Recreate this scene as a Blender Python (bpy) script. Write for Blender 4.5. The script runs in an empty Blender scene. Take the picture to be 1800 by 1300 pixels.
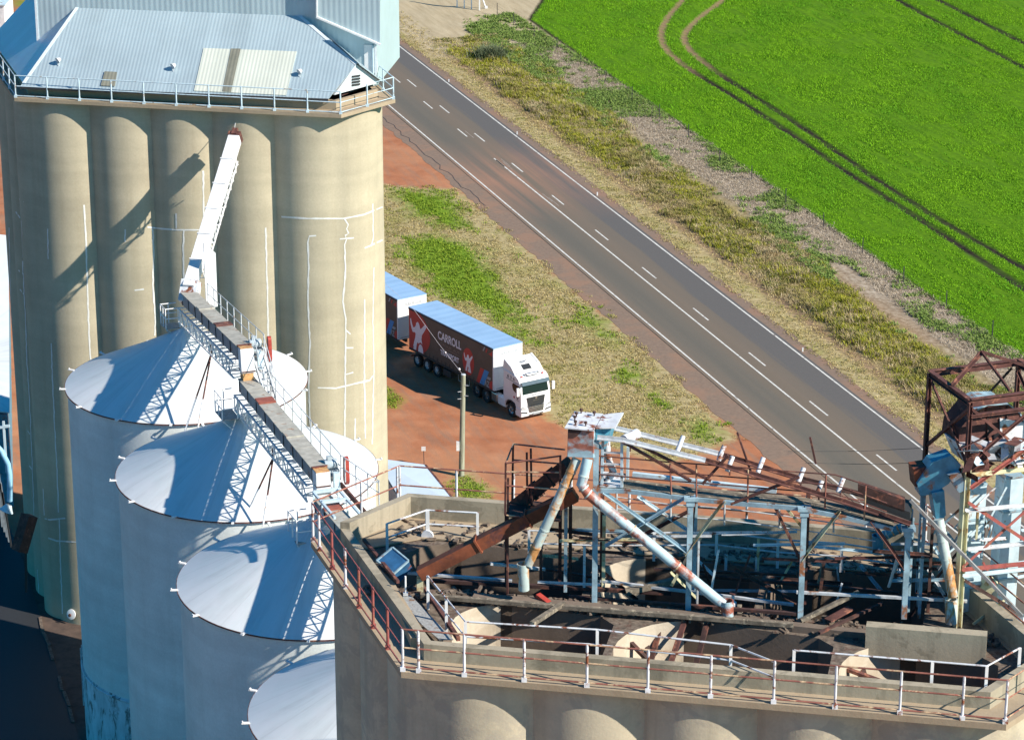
import bpy, bmesh, math, random
import numpy as np
from mathutils import Vector, Matrix
from mathutils.bvhtree import BVHTree
from mathutils.geometry import tessellate_polygon
random.seed(7); rng = np.random.default_rng(7)
R = math.radians
sc = bpy.context.scene
COL = sc.collection

# ------------------------------------------------------------------ camera
F, TH, H = 5000.0, R(20.2), 71.0
cam = bpy.data.cameras.new("camera"); camo = bpy.data.objects.new("camera", cam); COL.objects.link(camo)
cam.sensor_fit = 'HORIZONTAL'; cam.sensor_width = 36; cam.lens = F/1800*36
cam.clip_start = 1; cam.clip_end = 20000
camo.location = (0, 0, H); camo.rotation_euler = (R(90)-TH, 0, 0); sc.camera = camo

# survey helpers: a sight line from the camera station met with a real plane of the place
def ray(u, v):
    a = (u-900)/F; b = -(v-650)/F; c, s = math.cos(TH), math.sin(TH)
    return Vector((a, c+b*s, -s+b*c))
CAM = Vector((0, 0, H))
def at(u, v, z=0.0):
    d = ray(u, v); return CAM + d*((z-H)/d.z)
def aty(u, v, y):
    d = ray(u, v); return CAM + d*(y/d.y)
def atplane(u, v, p, n):
    d = ray(u, v); return CAM + d*((p-CAM).dot(n)/d.dot(n))

# ------------------------------------------------------------------ light
SAZ, SEL = R(117.6), R(34.8)
world = bpy.data.worlds.new("World"); sc.world = world; world.use_nodes = True
nt = world.node_tree; nt.nodes.clear()
sky = nt.nodes.new('ShaderNodeTexSky'); sky.sky_type = 'NISHITA'; sky.sun_disc = False
sky.sun_elevation = SEL; sky.sun_rotation = SAZ; sky.ozone_density = 3.0; sky.air_density = 1.0; sky.dust_density = 0.3
hs = nt.nodes.new('ShaderNodeHueSaturation'); hs.inputs['Saturation'].default_value = 1.35
bg = nt.nodes.new('ShaderNodeBackground'); bg.inputs['Strength'].default_value = 0.072
wo = nt.nodes.new('ShaderNodeOutputWorld')
tn = nt.nodes.new('ShaderNodeMix'); tn.data_type = 'RGBA'; tn.blend_type = 'MULTIPLY'; tn.inputs[0].default_value = 1.0; tn.inputs[7].default_value = (0.20, 1.06, 1.16, 1)   # teal tint on the sky light, to colour the shade
nt.links.new(sky.outputs[0], hs.inputs['Color']); nt.links.new(hs.outputs[0], tn.inputs[6]); nt.links.new(tn.outputs[2], bg.inputs['Color']); nt.links.new(bg.outputs[0], wo.inputs[0])
SUN = Vector((math.sin(SAZ)*math.cos(SEL), math.cos(SAZ)*math.cos(SEL), math.sin(SEL)))
sl = bpy.data.lights.new("sun", 'SUN'); sl.energy = 4.9; sl.angle = R(0.5); sl.color = (1.0, 0.90, 0.77)
so = bpy.data.objects.new("sun", sl); COL.objects.link(so); so.location = (60, -30, 120)
so.rotation_euler = SUN.to_track_quat('Z', 'Y').to_euler()
sc.view_settings.view_transform = 'Standard'; sc.view_settings.look = 'None'
sc.view_settings.exposure = 0.66; sc.view_settings.gamma = 1.0

# ------------------------------------------------------------------ materials
def nodes_of(name):
    m = bpy.data.materials.new(name); m.use_nodes = True
    t = m.node_tree; b = t.nodes['Principled BSDF']; return m, t, b
def rgb(c): return (c[0], c[1], c[2], 1.0)
def N_(t, kind, **kw):
    n = t.nodes.new(kind)
    for k, v in kw.items():
        if k in n.inputs: n.inputs[k].default_value = v
        else: setattr(n, k, v)
    return n
def mixc(t, fac, a, b, blend='MIX'):
    n = t.nodes.new('ShaderNodeMix'); n.data_type = 'RGBA'; n.blend_type = blend
    for sock, val in ((n.inputs[0], fac), (n.inputs[6], a), (n.inputs[7], b)):
        if isinstance(val, (int, float)): sock.default_value = val
        elif isinstance(val, (tuple, list)): sock.default_value = rgb(val)
        else: t.links.new(val, sock)
    return n.outputs[2]
def ramp(t, src, stops, interp='LINEAR'):
    n = t.nodes.new('ShaderNodeValToRGB'); e = n.color_ramp; e.interpolation = interp
    while len(e.elements) < len(stops): e.elements.new(0.5)
    for el, (p, c) in zip(e.elements, stops):
        el.position = p; el.color = rgb(c) if isinstance(c, (tuple, list)) else (c, c, c, 1)
    t.links.new(src, n.inputs[0]); return n.outputs[0]
def noise(t, scale, detail=4, rough=0.55, stretch=None, coord='Position', dist=0.0):
    if coord == 'Position':
        g = t.nodes.new('ShaderNodeNewGeometry').outputs['Position']
    else:
        g = t.nodes.new('ShaderNodeTexCoord').outputs['Object']
    if stretch:
        mp = t.nodes.new('ShaderNodeMapping'); mp.inputs['Scale'].default_value = stretch
        t.links.new(g, mp.inputs[0]); g = mp.outputs[0]
    n = N_(t, 'ShaderNodeTexNoise', Scale=scale, Detail=detail, Roughness=rough, Distortion=dist)
    t.links.new(g, n.inputs['Vector']); return n.outputs[0]
def math_(t, op, a, b=0.0, clamp=False):
    n = t.nodes.new('ShaderNodeMath'); n.operation = op; n.use_clamp = clamp
    for s_, v in ((n.inputs[0], a), (n.inputs[1], b)):
        if isinstance(v, (int, float)): s_.default_value = v
        else: t.links.new(v, s_)
    return n.outputs[0]
def bump(t, b, h, strength=0.3, dist=0.05):
    n = t.nodes.new('ShaderNodeBump'); n.inputs['Strength'].default_value = strength; n.inputs['Distance'].default_value = dist
    t.links.new(h, n.inputs['Height']); t.links.new(n.outputs[0], b.inputs['Normal'])

def paint(name, base, rough=0.5, var=0.12, scale=3.0, rust=0.0, rustc=(0.22, 0.07, 0.03), rscale=2.0, metal=0.0, coord='Position', stretch=None):
    """painted or bare metal with tonal drift and patches of rust"""
    m, t, b = nodes_of(name)
    n1 = noise(t, scale, 5, 0.6, stretch, coord)
    d = tuple(x*(1-var*2) for x in base); l = tuple(min(1, x*(1+var)) for x in base)
    c = ramp(t, n1, [(0.3, d), (0.7, l)])
    if rust > 0:
        n2 = noise(t, rscale, 6, 0.65, stretch, coord, 0.4)
        f = ramp(t, n2, [(0.62-rust*0.3, 0.0), (0.70-rust*0.3, 1.0)])
        n3 = noise(t, rscale*5, 3, 0.6, None, coord)
        rc = ramp(t, n3, [(0.3, tuple(x*0.6 for x in rustc)), (0.7, tuple(x*1.5 for x in rustc))])
        c = mixc(t, f, c, rc)
    t.links.new(c, b.inputs['Base Color'])
    b.inputs['Roughness'].default_value = rough; b.inputs['Metallic'].default_value = metal
    return m

def concrete(name, base, stain=(0.12, 0.11, 0.09), amount=0.35, band=True, rough=0.9, patch=None):
    m, t, b = nodes_of(name)
    n1 = noise(t, 0.35, 6, 0.62)
    n2 = noise(t, 1.0, 5, 0.6, (1.6, 1.6, 0.07))        # vertical rain streaks
    n3 = noise(t, 9.0, 4, 0.7)
    c = ramp(t, n1, [(0.3, tuple(x*0.86 for x in base)), (0.7, tuple(x*1.08 for x in base))])
    f = ramp(t, n2, [(0.50, 0.0), (0.78, amount)])
    c = mixc(t, f, c, stain)
    c = mixc(t, 0.22, c, ramp(t, n3, [(0.3, (0.5, 0.5, 0.5)), (0.7, (1, 1, 1))]), 'MULTIPLY')
    if band:                                            # slip-form lift lines
        g = t.nodes.new('ShaderNodeNewGeometry'); sx = t.nodes.new('ShaderNodeSeparateXYZ'); t.links.new(g.outputs['Position'], sx.inputs[0])
        zz = math_(t, 'ADD', sx.outputs[2], math_(t, 'MULTIPLY', noise(t, 0.5, 2), 0.5))
        nb = t.nodes.new('ShaderNodeTexNoise'); nb.noise_dimensions = '1D'; nb.inputs['Scale'].default_value = 1.3; nb.inputs['Detail'].default_value = 4
        t.links.new(zz, nb.inputs['W'])
        c = mixc(t, 0.24, c, ramp(t, nb.outputs[0], [(0.3, (0.74, 0.74, 0.74)), (0.7, (1.08, 1.08, 1.08))]), 'MULTIPLY')
    if patch:
        pn = noise(t, 0.8, 6, 0.65, None, 'Position', 0.6)
        c = mixc(t, ramp(t, pn, [(0.52, 0.0), (0.58, 0.55)]), c, patch)
    t.links.new(c, b.inputs['Base Color']); b.inputs['Roughness'].default_value = rough
    bump(t, b, n3, 0.25, 0.03)
    return m

def corrugated(name, base, axis, pitch=0.19, rough=0.42, metal=0.25, var=0.1, dirt=0.0):
    m, t, b = nodes_of(name)
    g = t.nodes.new('ShaderNodeNewGeometry')
    d = t.nodes.new('ShaderNodeVectorMath'); d.operation = 'DOT_PRODUCT'; d.inputs[1].default_value = axis
    t.links.new(g.outputs['Position'], d.inputs[0])
    w = math_(t, 'SINE', math_(t, 'MULTIPLY', d.outputs['Value'], 2*math.pi/pitch))
    n1 = noise(t, 0.5, 5, 0.6)
    sheet = t.nodes.new('ShaderNodeTexWhiteNoise'); sheet.noise_dimensions = '1D'
    t.links.new(math_(t, 'FLOOR', math_(t, 'MULTIPLY', d.outputs['Value'], 1/0.76)), sheet.inputs['W'])
    c = ramp(t, n1, [(0.3, tuple(x*(1-var) for x in base)), (0.7, tuple(x*(1+var) for x in base))])
    c = mixc(t, 0.16, c, ramp(t, sheet.outputs[0], [(0, (0.55, 0.58, 0.62)), (1, (1.1, 1.1, 1.1))]), 'MULTIPLY')
    if dirt:
        c = mixc(t, ramp(t, noise(t, 1.6, 6, 0.7), [(0.5, 0.0), (0.75, dirt)]), c, (0.25, 0.24, 0.2))
    t.links.new(c, b.inputs['Base Color']); b.inputs['Roughness'].default_value = rough; b.inputs['Metallic'].default_value = metal
    bump(t, b, w, 0.16, 0.03)
    return m

def plain(name, c, rough=0.5, metal=0.0, var=0.06, scale=6):
    return paint(name, c, rough, var, scale, 0, metal=metal)

M = {}
M['wall_warm'] = concrete('warm_concrete', (0.50, 0.445, 0.32), (0.30, 0.25, 0.16), 0.3)
M['wall_grey'] = concrete('grey_concrete', (0.56, 0.50, 0.37), (0.2, 0.18, 0.14), 0.4, True, 0.9, (0.36, 0.33, 0.27))
M['slab'] = concrete('slab_concrete', (0.40, 0.32, 0.22), (0.2, 0.13, 0.08), 0.3, False)
M['upstand'] = concrete('mossy_concrete', (0.38, 0.335, 0.25), (0.085, 0.08, 0.06), 0.75, False, 0.95, (0.18, 0.16, 0.115))
M['cell'] = concrete('shaded_cell_concrete', (0.20, 0.155, 0.12), (0.09, 0.065, 0.05), 0.4, False, 0.95, (0.14, 0.11, 0.085))  # shade of the back walls and pit floors put into the tone
M['cell_lit'] = concrete('sunlit_cell_concrete', (0.60, 0.53, 0.42), (0.16, 0.12, 0.09), 0.75, False, 0.9, (0.45, 0.38, 0.28))  # same concrete with the sunlit tone painted in, for curved walls
M['silo_wall'] = concrete('painted_concrete', (0.76, 0.82, 0.82), (0.48, 0.50, 0.47), 0.22, True, 0.7)
M['silo_cone'] = paint('white_cone_paint', (0.74, 0.76, 0.78), 0.5, 0.08, 0.9, 0.03, (0.4, 0.38, 0.34), 0.8)
m, t, b = nodes_of('streaked_cone_paint')
tc = t.nodes.new('ShaderNodeTexCoord'); sp0 = t.nodes.new('ShaderNodeSeparateXYZ'); t.links.new(tc.outputs['Object'], sp0.inputs[0])
ang = math_(t, 'ARCTAN2', sp0.outputs[1], sp0.outputs[0]); rad = math_(t, 'MULTIPLY', sp0.outputs[2], 0.35)
cb0 = t.nodes.new('ShaderNodeCombineXYZ'); t.links.new(math_(t, 'MULTIPLY', ang, 5.0), cb0.inputs[0]); t.links.new(rad, cb0.inputs[1])
ns0 = N_(t, 'ShaderNodeTexNoise', Scale=1.5, Detail=7, Roughness=0.68); t.links.new(cb0.outputs[0], ns0.inputs['Vector'])
ob0 = N_(t, 'ShaderNodeTexNoise', Scale=0.33, Detail=4, Roughness=0.6); t.links.new(tc.outputs['Object'], ob0.inputs['Vector'])
cc0 = ramp(t, ns0.outputs[0], [(0.30, (0.55, 0.58, 0.59)), (0.5, (0.64, 0.69, 0.70)), (0.66, (0.70, 0.75, 0.77))])
cc0 = mixc(t, ramp(t, ob0.outputs[0], [(0.45, 0.0), (0.62, 0.85)]), cc0, (0.70, 0.72, 0.74))
# sheet seams every 15 degrees
sm0 = math_(t, 'ABSOLUTE', math_(t, 'SUBTRACT', math_(t, 'FRACT', math_(t, 'MULTIPLY', ang, 14/(2*math.pi))), 0.5))
cc0 = mixc(t, ramp(t, sm0, [(0.0, 0.0), (0.475, 0.0), (0.495, 0.22)]), cc0, (0.46, 0.47, 0.48))
t.links.new(cc0, b.inputs['Base Color']); b.inputs['Roughness'].default_value = 0.5; M['silo_cone'] = m
M['white'] = paint('white_paint', (0.78, 0.79, 0.80), 0.45, 0.08, 2.5)
M['white_rusty'] = paint('flaking_white_paint', (0.68, 0.71, 0.75), 0.55, 0.12, 3, 0.33, (0.20, 0.065, 0.03), 2.2)
M['red_rail'] = paint('faded_red_rail_paint', (0.36, 0.10, 0.09), 0.6, 0.2, 3, 0.35, (0.26, 0.10, 0.06), 3)
M['rust_rail'] = paint('rust_and_white_rail', (0.30, 0.11, 0.08), 0.7, 0.25, 2.2, 0.38, (0.5, 0.36, 0.22), 1.6)
M['pale_blue'] = paint('pale_blue_paint', (0.52, 0.66, 0.74), 0.5, 0.1, 2.5, 0.12, (0.3, 0.2, 0.12), 2)
M['blue_steel'] = paint('blue_grey_steel', (0.30, 0.44, 0.52), 0.55, 0.2, 2.5, 0.26, (0.24, 0.10, 0.05), 1.6)
M['rust'] = paint('rusty_steel', (0.115, 0.045, 0.038), 0.85, 0.3, 3, 0.25, (0.24, 0.10, 0.065), 2.5)
M['rust_orange'] = paint('orange_rust', (0.25, 0.07, 0.030), 0.85, 0.3, 1.6, 0.36, (0.12, 0.04, 0.03), 1.4)
M['dark_rust'] = paint('dark_rust', (0.07, 0.035, 0.03), 0.85, 0.3, 3, 0.25, (0.16, 0.06, 0.04), 2)
M['pipe_red'] = paint('blue_pipe_with_red_rust', (0.42, 0.58, 0.64), 0.5, 0.12, 2, 0.5, (0.30, 0.095, 0.06), 0.8)
M['pipe'] = paint('blue_pipe_flaking_to_rust', (0.50, 0.60, 0.58), 0.5, 0.12, 2, 0.42, (0.45, 0.22, 0.08), 1.1, stretch=(1.5, 1.5, 0.7))
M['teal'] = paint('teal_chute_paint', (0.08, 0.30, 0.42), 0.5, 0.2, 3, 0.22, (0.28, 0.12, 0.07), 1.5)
M['cream'] = paint('cream_leg_paint', (0.62, 0.60, 0.40), 0.6, 0.15, 2, 0.3, (0.34, 0.22, 0.10), 1.7)
M['head_box'] = paint('head_box_paint', (0.45, 0.66, 0.76), 0.45, 0.2, 1.2, 0.3, (0.30, 0.12, 0.09), 0.9)
M['grey_cover'] = paint('grey_cover_boards', (0.42, 0.41, 0.36), 0.8, 0.15, 2.5, 0.1, (0.3, 0.2, 0.14), 2)
M['trough'] = paint('galvanised_trough', (0.24, 0.28, 0.31), 0.5, 0.15, 2.5, 0.08, (0.2, 0.1, 0.06), 2, 0.0)
M['galv'] = paint('galvanised_steel', (0.58, 0.61, 0.64), 0.45, 0.15, 4, 0.08, (0.3, 0.15, 0.08), 2, 0.1)
M['timber'] = paint('weathered_timber', (0.20, 0.17, 0.13), 0.95, 0.3, 4, 0.2, (0.35, 0.30, 0.22), 5)
M['debris'] = paint('rubble_and_dust', (0.17, 0.135, 0.105), 0.95, 0.35, 5, 0.3, (0.1, 0.06, 0.045), 4)
M['grating'] = paint('grey_grating', (0.36, 0.37, 0.36), 0.6, 0.2, 12, 0.15, (0.2, 0.12, 0.07), 3)
M['seal'] = plain('white_crack_sealant', (0.72, 0.73, 0.70), 0.6)
M['weathered_rail'] = paint('weathered_grey_rail', (0.27, 0.27, 0.27), 0.7, 0.2, 3, 0.15, (0.2, 0.11, 0.07), 2)
M['dark'] = plain('dark_steel', (0.03, 0.032, 0.035), 0.6)
M['tyre'] = plain('black_tyre_rubber', (0.022, 0.022, 0.024), 0.85)
M['red_paint'] = plain('red_machine_paint', (0.38, 0.05, 0.035), 0.5, 0, 0.2, 5)
M['red_plate'] = plain('red_oxide_plate', (0.32, 0.09, 0.06), 0.6, 0, 0.2, 3)
M['motor'] = plain('grey_blue_motor', (0.42, 0.50, 0.55), 0.45, 0, 0.12, 6)
M['yellow_box'] = paint('yellow_and_rust_box', (0.62, 0.36, 0.15), 0.6, 0.2, 4, 0.3, (0.4, 0.12, 0.05), 3)
M['lime'] = plain('yellow_mark', (0.6, 0.62, 0.08), 0.6)
M['road_line'] = paint('road_line_paint', (0.66, 0.65, 0.60), 0.7, 0.12, 2.0, 0.12, (0.25, 0.22, 0.2), 1.6)
M['road_line_worn'] = paint('worn_road_line', (0.32, 0.27, 0.23), 0.8, 0.1, 2.0, 0.3, (0.22, 0.18, 0.15), 1.6)
M['pole'] = paint('weathered_pole_timber', (0.34, 0.35, 0.26), 0.9, 0.2, 1.5, 0.15, (0.2, 0.18, 0.12), 2, stretch=(6, 6, 0.5))
M['steel_post'] = plain('dark_fence_steel', (0.05, 0.045, 0.05), 0.7)
M['glass'] = plain('dark_windscreen', (0.012, 0.02, 0.02), 0.12, 0.0, 0.02); M['glass'].node_tree.nodes['Principled BSDF'].inputs['Specular IOR Level'].default_value = 0.25
M['chrome'] = plain('polished_metal', (0.62, 0.63, 0.64), 0.22, 0.9)
M['cab'] = plain('white_cab_paint', (0.80, 0.81, 0.82), 0.22, 0, 0.03, 1)
M['grille'] = plain('black_grille', (0.03, 0.033, 0.036), 0.4)
M['lamp'] = plain('clear_lamp', (0.55, 0.58, 0.6), 0.1)
M['curtain'] = plain('brown_curtain', (0.11, 0.082, 0.064), 0.55, 0, 0.1, 1.2)
M['box_white'] = plain('white_trailer_panel', (0.74, 0.77, 0.80), 0.4, 0, 0.04, 1)
M['trailer_roof'] = corrugated('blue_white_trailer_roof', (0.34, 0.52, 0.74), (0.57, -0.82, 0.0), 0.9, 0.4, 0.1, 0.06)
M['em_red'] = plain('red_print', (0.50, 0.045, 0.04), 0.5, 0, 0.03)
M['em_white'] = plain('pale_print', (0.86, 0.78, 0.80), 0.5, 0, 0.03)
M['em_blue'] = plain('blue_print', (0.04, 0.26, 0.60), 0.5, 0, 0.03)
M['em_grey'] = plain('grey_print', (0.34, 0.36, 0.38), 0.5, 0, 0.03)
M['em_brown'] = plain('tan_print', (0.26, 0.19, 0.15), 0.5, 0, 0.03)
M['em_dark'] = plain('dark_print', (0.05, 0.05, 0.06), 0.5, 0, 0.03)
EAX = Vector((0.987, -0.157, 0)).normalized()
M['roof'] = corrugated('blue_grey_roof_iron', (0.40, 0.50, 0.55), tuple(EAX), 0.2, 0.4, 0.2, 0.07)
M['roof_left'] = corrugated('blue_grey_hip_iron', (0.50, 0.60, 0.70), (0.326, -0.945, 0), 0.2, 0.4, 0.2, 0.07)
M['roof_new'] = corrugated('white_roof_sheet', (0.58, 0.61, 0.54), tuple(EAX), 0.2, 0.5, 0.05, 0.05)
M['roof_light'] = corrugated('dirty_roof_light', (0.20, 0.20, 0.16), tuple(EAX), 0.2, 0.6, 0.0, 0.25, 0.5)
M['cladding'] = corrugated('pale_blue_cladding', (0.45, 0.57, 0.62), tuple(EAX), 0.3, 0.45, 0.1, 0.07)
M['shed_roof'] = corrugated('pale_shed_roof', (0.58, 0.68, 0.80), (0.3, 0.95, 0), 0.2, 0.5, 0.1, 0.05)
M['flash'] = plain('pale_flashing', (0.62, 0.68, 0.72), 0.45)

def foliage(name, stops, big=None, rough=0.8):
    m, t, b = nodes_of(name)
    g = t.nodes.new('ShaderNodeNewGeometry')
    rnd = g.outputs['Random Per Island']
    c = ramp(t, rnd, stops)
    if big:
        n1 = noise(t, big[0], 4, 0.6, big[3] if len(big) > 3 else None)
        c2 = ramp(t, rnd, big[1]); c = mixc(t, ramp(t, n1, [(big[2]-0.05, 0.0), (big[2]+0.07, 1.0)]), c, c2)
    t.links.new(c, b.inputs['Base Color']); b.inputs['Roughness'].default_value = rough
    b.inputs['Specular IOR Level'].default_value = 0.15
    return m
M['crop'] = foliage('crop_leaves', [(0, (0.115, 0.29, 0.006)), (0.5, (0.16, 0.36, 0.008)), (1, (0.205, 0.405, 0.012))],
                    (0.5, [(0, (0.085, 0.255, 0.008)), (1, (0.135, 0.335, 0.012))], 0.52, (0.34, 0.12, 1)))
M['weed_g'] = foliage('weed_leaves', [(0, (0.17, 0.15, 0.04)), (0.5, (0.29, 0.25, 0.08)), (1, (0.44, 0.36, 0.16))],
                      (0.16, [(0, (0.26, 0.20, 0.09)), (0.6, (0.42, 0.33, 0.17)), (1, (0.5, 0.42, 0.26))], 0.52))
M['weed_y'] = foliage('yellow_weed_flowers', [(0, (0.16, 0.20, 0.015)), (0.5, (0.30, 0.31, 0.02)), (1, (0.46, 0.43, 0.05))])
M['straw_w'] = foliage('dead_stalks', [(0, (0.30, 0.22, 0.11)), (0.5, (0.46, 0.36, 0.20)), (1, (0.60, 0.50, 0.32))])
M['weed_d'] = foliage('olive_weed_leaves', [(0, (0.10, 0.12, 0.03)), (0.6, (0.20, 0.21, 0.05)), (1, (0.32, 0.29, 0.09))])
M['drygrass'] = foliage('dry_grass_blades', [(0, (0.25, 0.19, 0.07)), (0.5, (0.40, 0.32, 0.13)), (1, (0.54, 0.45, 0.23))],
                        (0.35, [(0, (0.16, 0.17, 0.03)), (1, (0.36, 0.34, 0.10))], 0.55))
M['lushgrass'] = foliage('lush_grass_blades', [(0, (0.10, 0.19, 0.012)), (1, (0.27, 0.35, 0.035))])
M['stubgreen'] = foliage('low_green_weeds', [(0, (0.11, 0.19, 0.035)), (1, (0.24, 0.32, 0.08))])
M['straw'] = foliage('straw_stalks', [(0, (0.24, 0.19, 0.13)), (0.5, (0.42, 0.35, 0.25)), (1, (0.60, 0.52, 0.41))])
M['greyshrub'] = foliage('grey_green_shrub', [(0, (0.07, 0.10, 0.05)), (1, (0.20, 0.22, 0.12))])

# ------------------------------------------------------------------ mesh helpers
ZUP = Vector((0, 0, 1))
class MB:
    def __init__(s): s.v = []; s.f = []
    def add(s, vs, fs):
        o = len(s.v); s.v += [Vector(p) for p in vs]; s.f += [tuple(i+o for i in f) for f in fs]
    def frame(s, d, up=ZUP):
        d = d.normalized(); x = d.cross(up)
        if x.length < 1e-4: x = d.cross(Vector((0, 1, 0)))
        x.normalize(); return x, x.cross(d).normalized()
    def beam(s, p, q, w=0.1, h=None, up=ZUP):
        p, q = Vector(p), Vector(q); h = h or w
        x, y = s.frame(q-p, up); x = x*(w/2); y = y*(h/2)
        s.add([p-x-y, p+x-y, p+x+y, p-x+y, q-x-y, q+x-y, q+x+y, q-x+y],
              [(3, 2, 1, 0), (4, 5, 6, 7), (0, 1, 5, 4), (1, 2, 6, 5), (2, 3, 7, 6), (3, 0, 4, 7)])
    def angle(s, p, q, w=0.08, t=0.015, up=ZUP):
        """an L-section steel angle"""
        p, q = Vector(p), Vector(q); x, y = s.frame(q-p, up)
        s.beam(p+y*(w/2), q+y*(w/2), t, w, up); s.beam(p+x*(w/2+t/2), q+x*(w/2+t/2), w, t, up)
    def ibeam(s, p, q, w=0.2, h=0.2, t=0.025, up=ZUP):
        p, q = Vector(p), Vector(q); x, y = s.frame(q-p, up)
        s.beam(p+y*(h/2-t/2), q+y*(h/2-t/2), w, t, up); s.beam(p-y*(h/2-t/2), q-y*(h/2-t/2), w, t, up); s.beam(p, q, t, h-2*t, up)
    def tube(s, pts, r=0.03, n=8, cap=True):
        pts = [Vector(p) for p in pts]; rings = []; prev = None
        for i, p in enumerate(pts):
            a = pts[max(i-1, 0)]; b = pts[min(i+1, len(pts)-1)]; d = (b-a).normalized()
            if prev is None: x, y = s.frame(d)
            else:
                x = (prev-d*prev.dot(d)).normalized(); y = x.cross(d).normalized()*-1 if False else d.cross(x)
            prev = x; rr = r[i] if isinstance(r, (list, tuple)) else r
            rings.append([p+(x*math.cos(k*2*math.pi/n)+d.cross(x)*math.sin(k*2*math.pi/n))*rr for k in range(n)])
        vs = [q for g in rings for q in g]; fs = []
        for i in range(len(pts)-1):
            for k in range(n):
                a, b = i*n+k, i*n+(k+1) % n; fs.append((a, b, b+n, a+n))
        if cap: fs.append(tuple(range(n))[::-1]); fs.append(tuple((len(pts)-1)*n+k for k in range(n)))
        s.add(vs, fs)
    def prism(s, poly, vec):
        poly = [Vector(p) for p in poly]; vec = Vector(vec); n = len(poly)
        vs = poly+[p+vec for p in poly]
        tri = tessellate_polygon([poly])
        fs = [tuple(t_) for t_ in tri]+[tuple(i+n for i in t_[::-1]) for t_ in tri] if n > 4 else [tuple(range(n))[::-1], tuple(range(n, 2*n))]
        fs += [(i, (i+1) % n, (i+1) % n+n, i+n) for i in range(n)]
        s.add(vs, fs)
    def face(s, *pts): s.add(pts, [tuple(range(len(pts)))])
    def lathe(s, c, prof, n=48, ax=ZUP, a0=0.0):
        c = Vector(c); ax = Vector(ax).normalized(); x, y = s.frame(ax, Vector((0, 1, 0)) if abs(ax.z) > .9 else ZUP); vs = []; fs = []
        for (r, z) in prof:
            for k in range(n):
                a = a0+2*math.pi*k/n; vs.append(c+ax*z+(x*math.cos(a)+y*math.sin(a))*r)
        for i in range(len(prof)-1):
            for k in range(n):
                a, b = i*n+k, i*n+(k+1) % n; fs.append((a, b, b+n, a+n))
        s.add(vs, fs)
    def build(s, name, mat, parent=None, origin=None, smooth=False, bevel=0.0, keep_flat=None):
        org = Vector(origin) if origin is not None else (ROOT[parent.name] if parent is not None else Vector())
        me = bpy.data.meshes.new(name); me.from_pydata([tuple(p-org) for p in s.v], [], s.f)
        bm = bmesh.new(); bm.from_mesh(me)
        bmesh.ops.remove_doubles(bm, verts=bm.verts, dist=0.0004)
        bmesh.ops.recalc_face_normals(bm, faces=bm.faces)
        bm.to_mesh(me); bm.free(); me.update()
        me.materials.append(M[mat] if isinstance(mat, str) else mat)
        o = bpy.data.objects.new(name, me); COL.objects.link(o)
        if parent is not None: o.parent = parent; ROOT[o.name] = org
        else: o.location = org; ROOT[o.name] = org
        if smooth:
            for p in me.polygons: p.use_smooth = True
            me.set_sharp_from_angle(angle=R(smooth if smooth > 1 else 35))
        if bevel:
            b = o.modifiers.new('bevel', 'BEVEL'); b.width = bevel; b.segments = 2; b.limit_method = 'ANGLE'; b.angle_limit = R(40)
        return o
ROOT = {}
def tag(o, label=None, cat=None, group=None, kind=None):
    if label: o['label'] = label
    if cat: o['category'] = cat
    if group: o['group'] = group
    if kind: o['kind'] = kind
    return o
def thing(name, loc, label, cat, group=None):
    o = bpy.data.objects.new(name, None); COL.objects.link(o); o.location = loc; o.empty_display_size = 0.3
    ROOT[o.name] = Vector(loc); return tag(o, label, cat, group)
def copy_thing(root, loc, rotz=None, label=None):
    r = root.copy(); COL.objects.link(r); r.location = loc
    if rotz is not None: r.rotation_euler = (0, 0, rotz)
    if label: r['label'] = label
    ROOT[r.name] = Vector(loc)
    for ch in list(root.children):
        c = ch.copy(); COL.objects.link(c); c.parent = r
        for g in list(ch.children):
            d = g.copy(); COL.objects.link(d); d.parent = c
    return r
def lerp(a, b, t): return Vector(a)*(1-t)+Vector(b)*t
def railing(parent, base, h, mat_rail, mat_post, posts, heights=(1.0, 0.55), r=0.032, pr=0.04, name='railing', foot=True, drop=None):
    """tube rails along a polyline with posts as parts of the railing; posts = list of (segment, t)"""
    mb = MB()
    for k in heights: mb.tube([Vector(p)+ZUP*(h*k) for p in base], r, 6)
    ro = mb.build(name, mat_rail, parent)
    for i, (sg, t_) in enumerate(posts):
        p = lerp(base[sg], base[sg+1], t_)
        pm = MB(); pm.tube([p, p+ZUP*(h+0.01)], pr, 8)
        if foot: pm.beam(p+ZUP*0.0, p+ZUP*0.14, 0.16, 0.12, Vector((0, 1, 0)))
        pm.build('post', mat_post[i % len(mat_post)] if isinstance(mat_post, list) else mat_post, ro)
    return ro
def even_posts(base, pitch, ends=True):
    out = []
    for i in range(len(base)-1):
        L = (Vector(base[i+1])-Vector(base[i])).length; n = max(1, round(L/pitch))
        for k in range(n): out.append((i, k/n))
    if ends: out.append((len(base)-2, 1.0))
    return out

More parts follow.
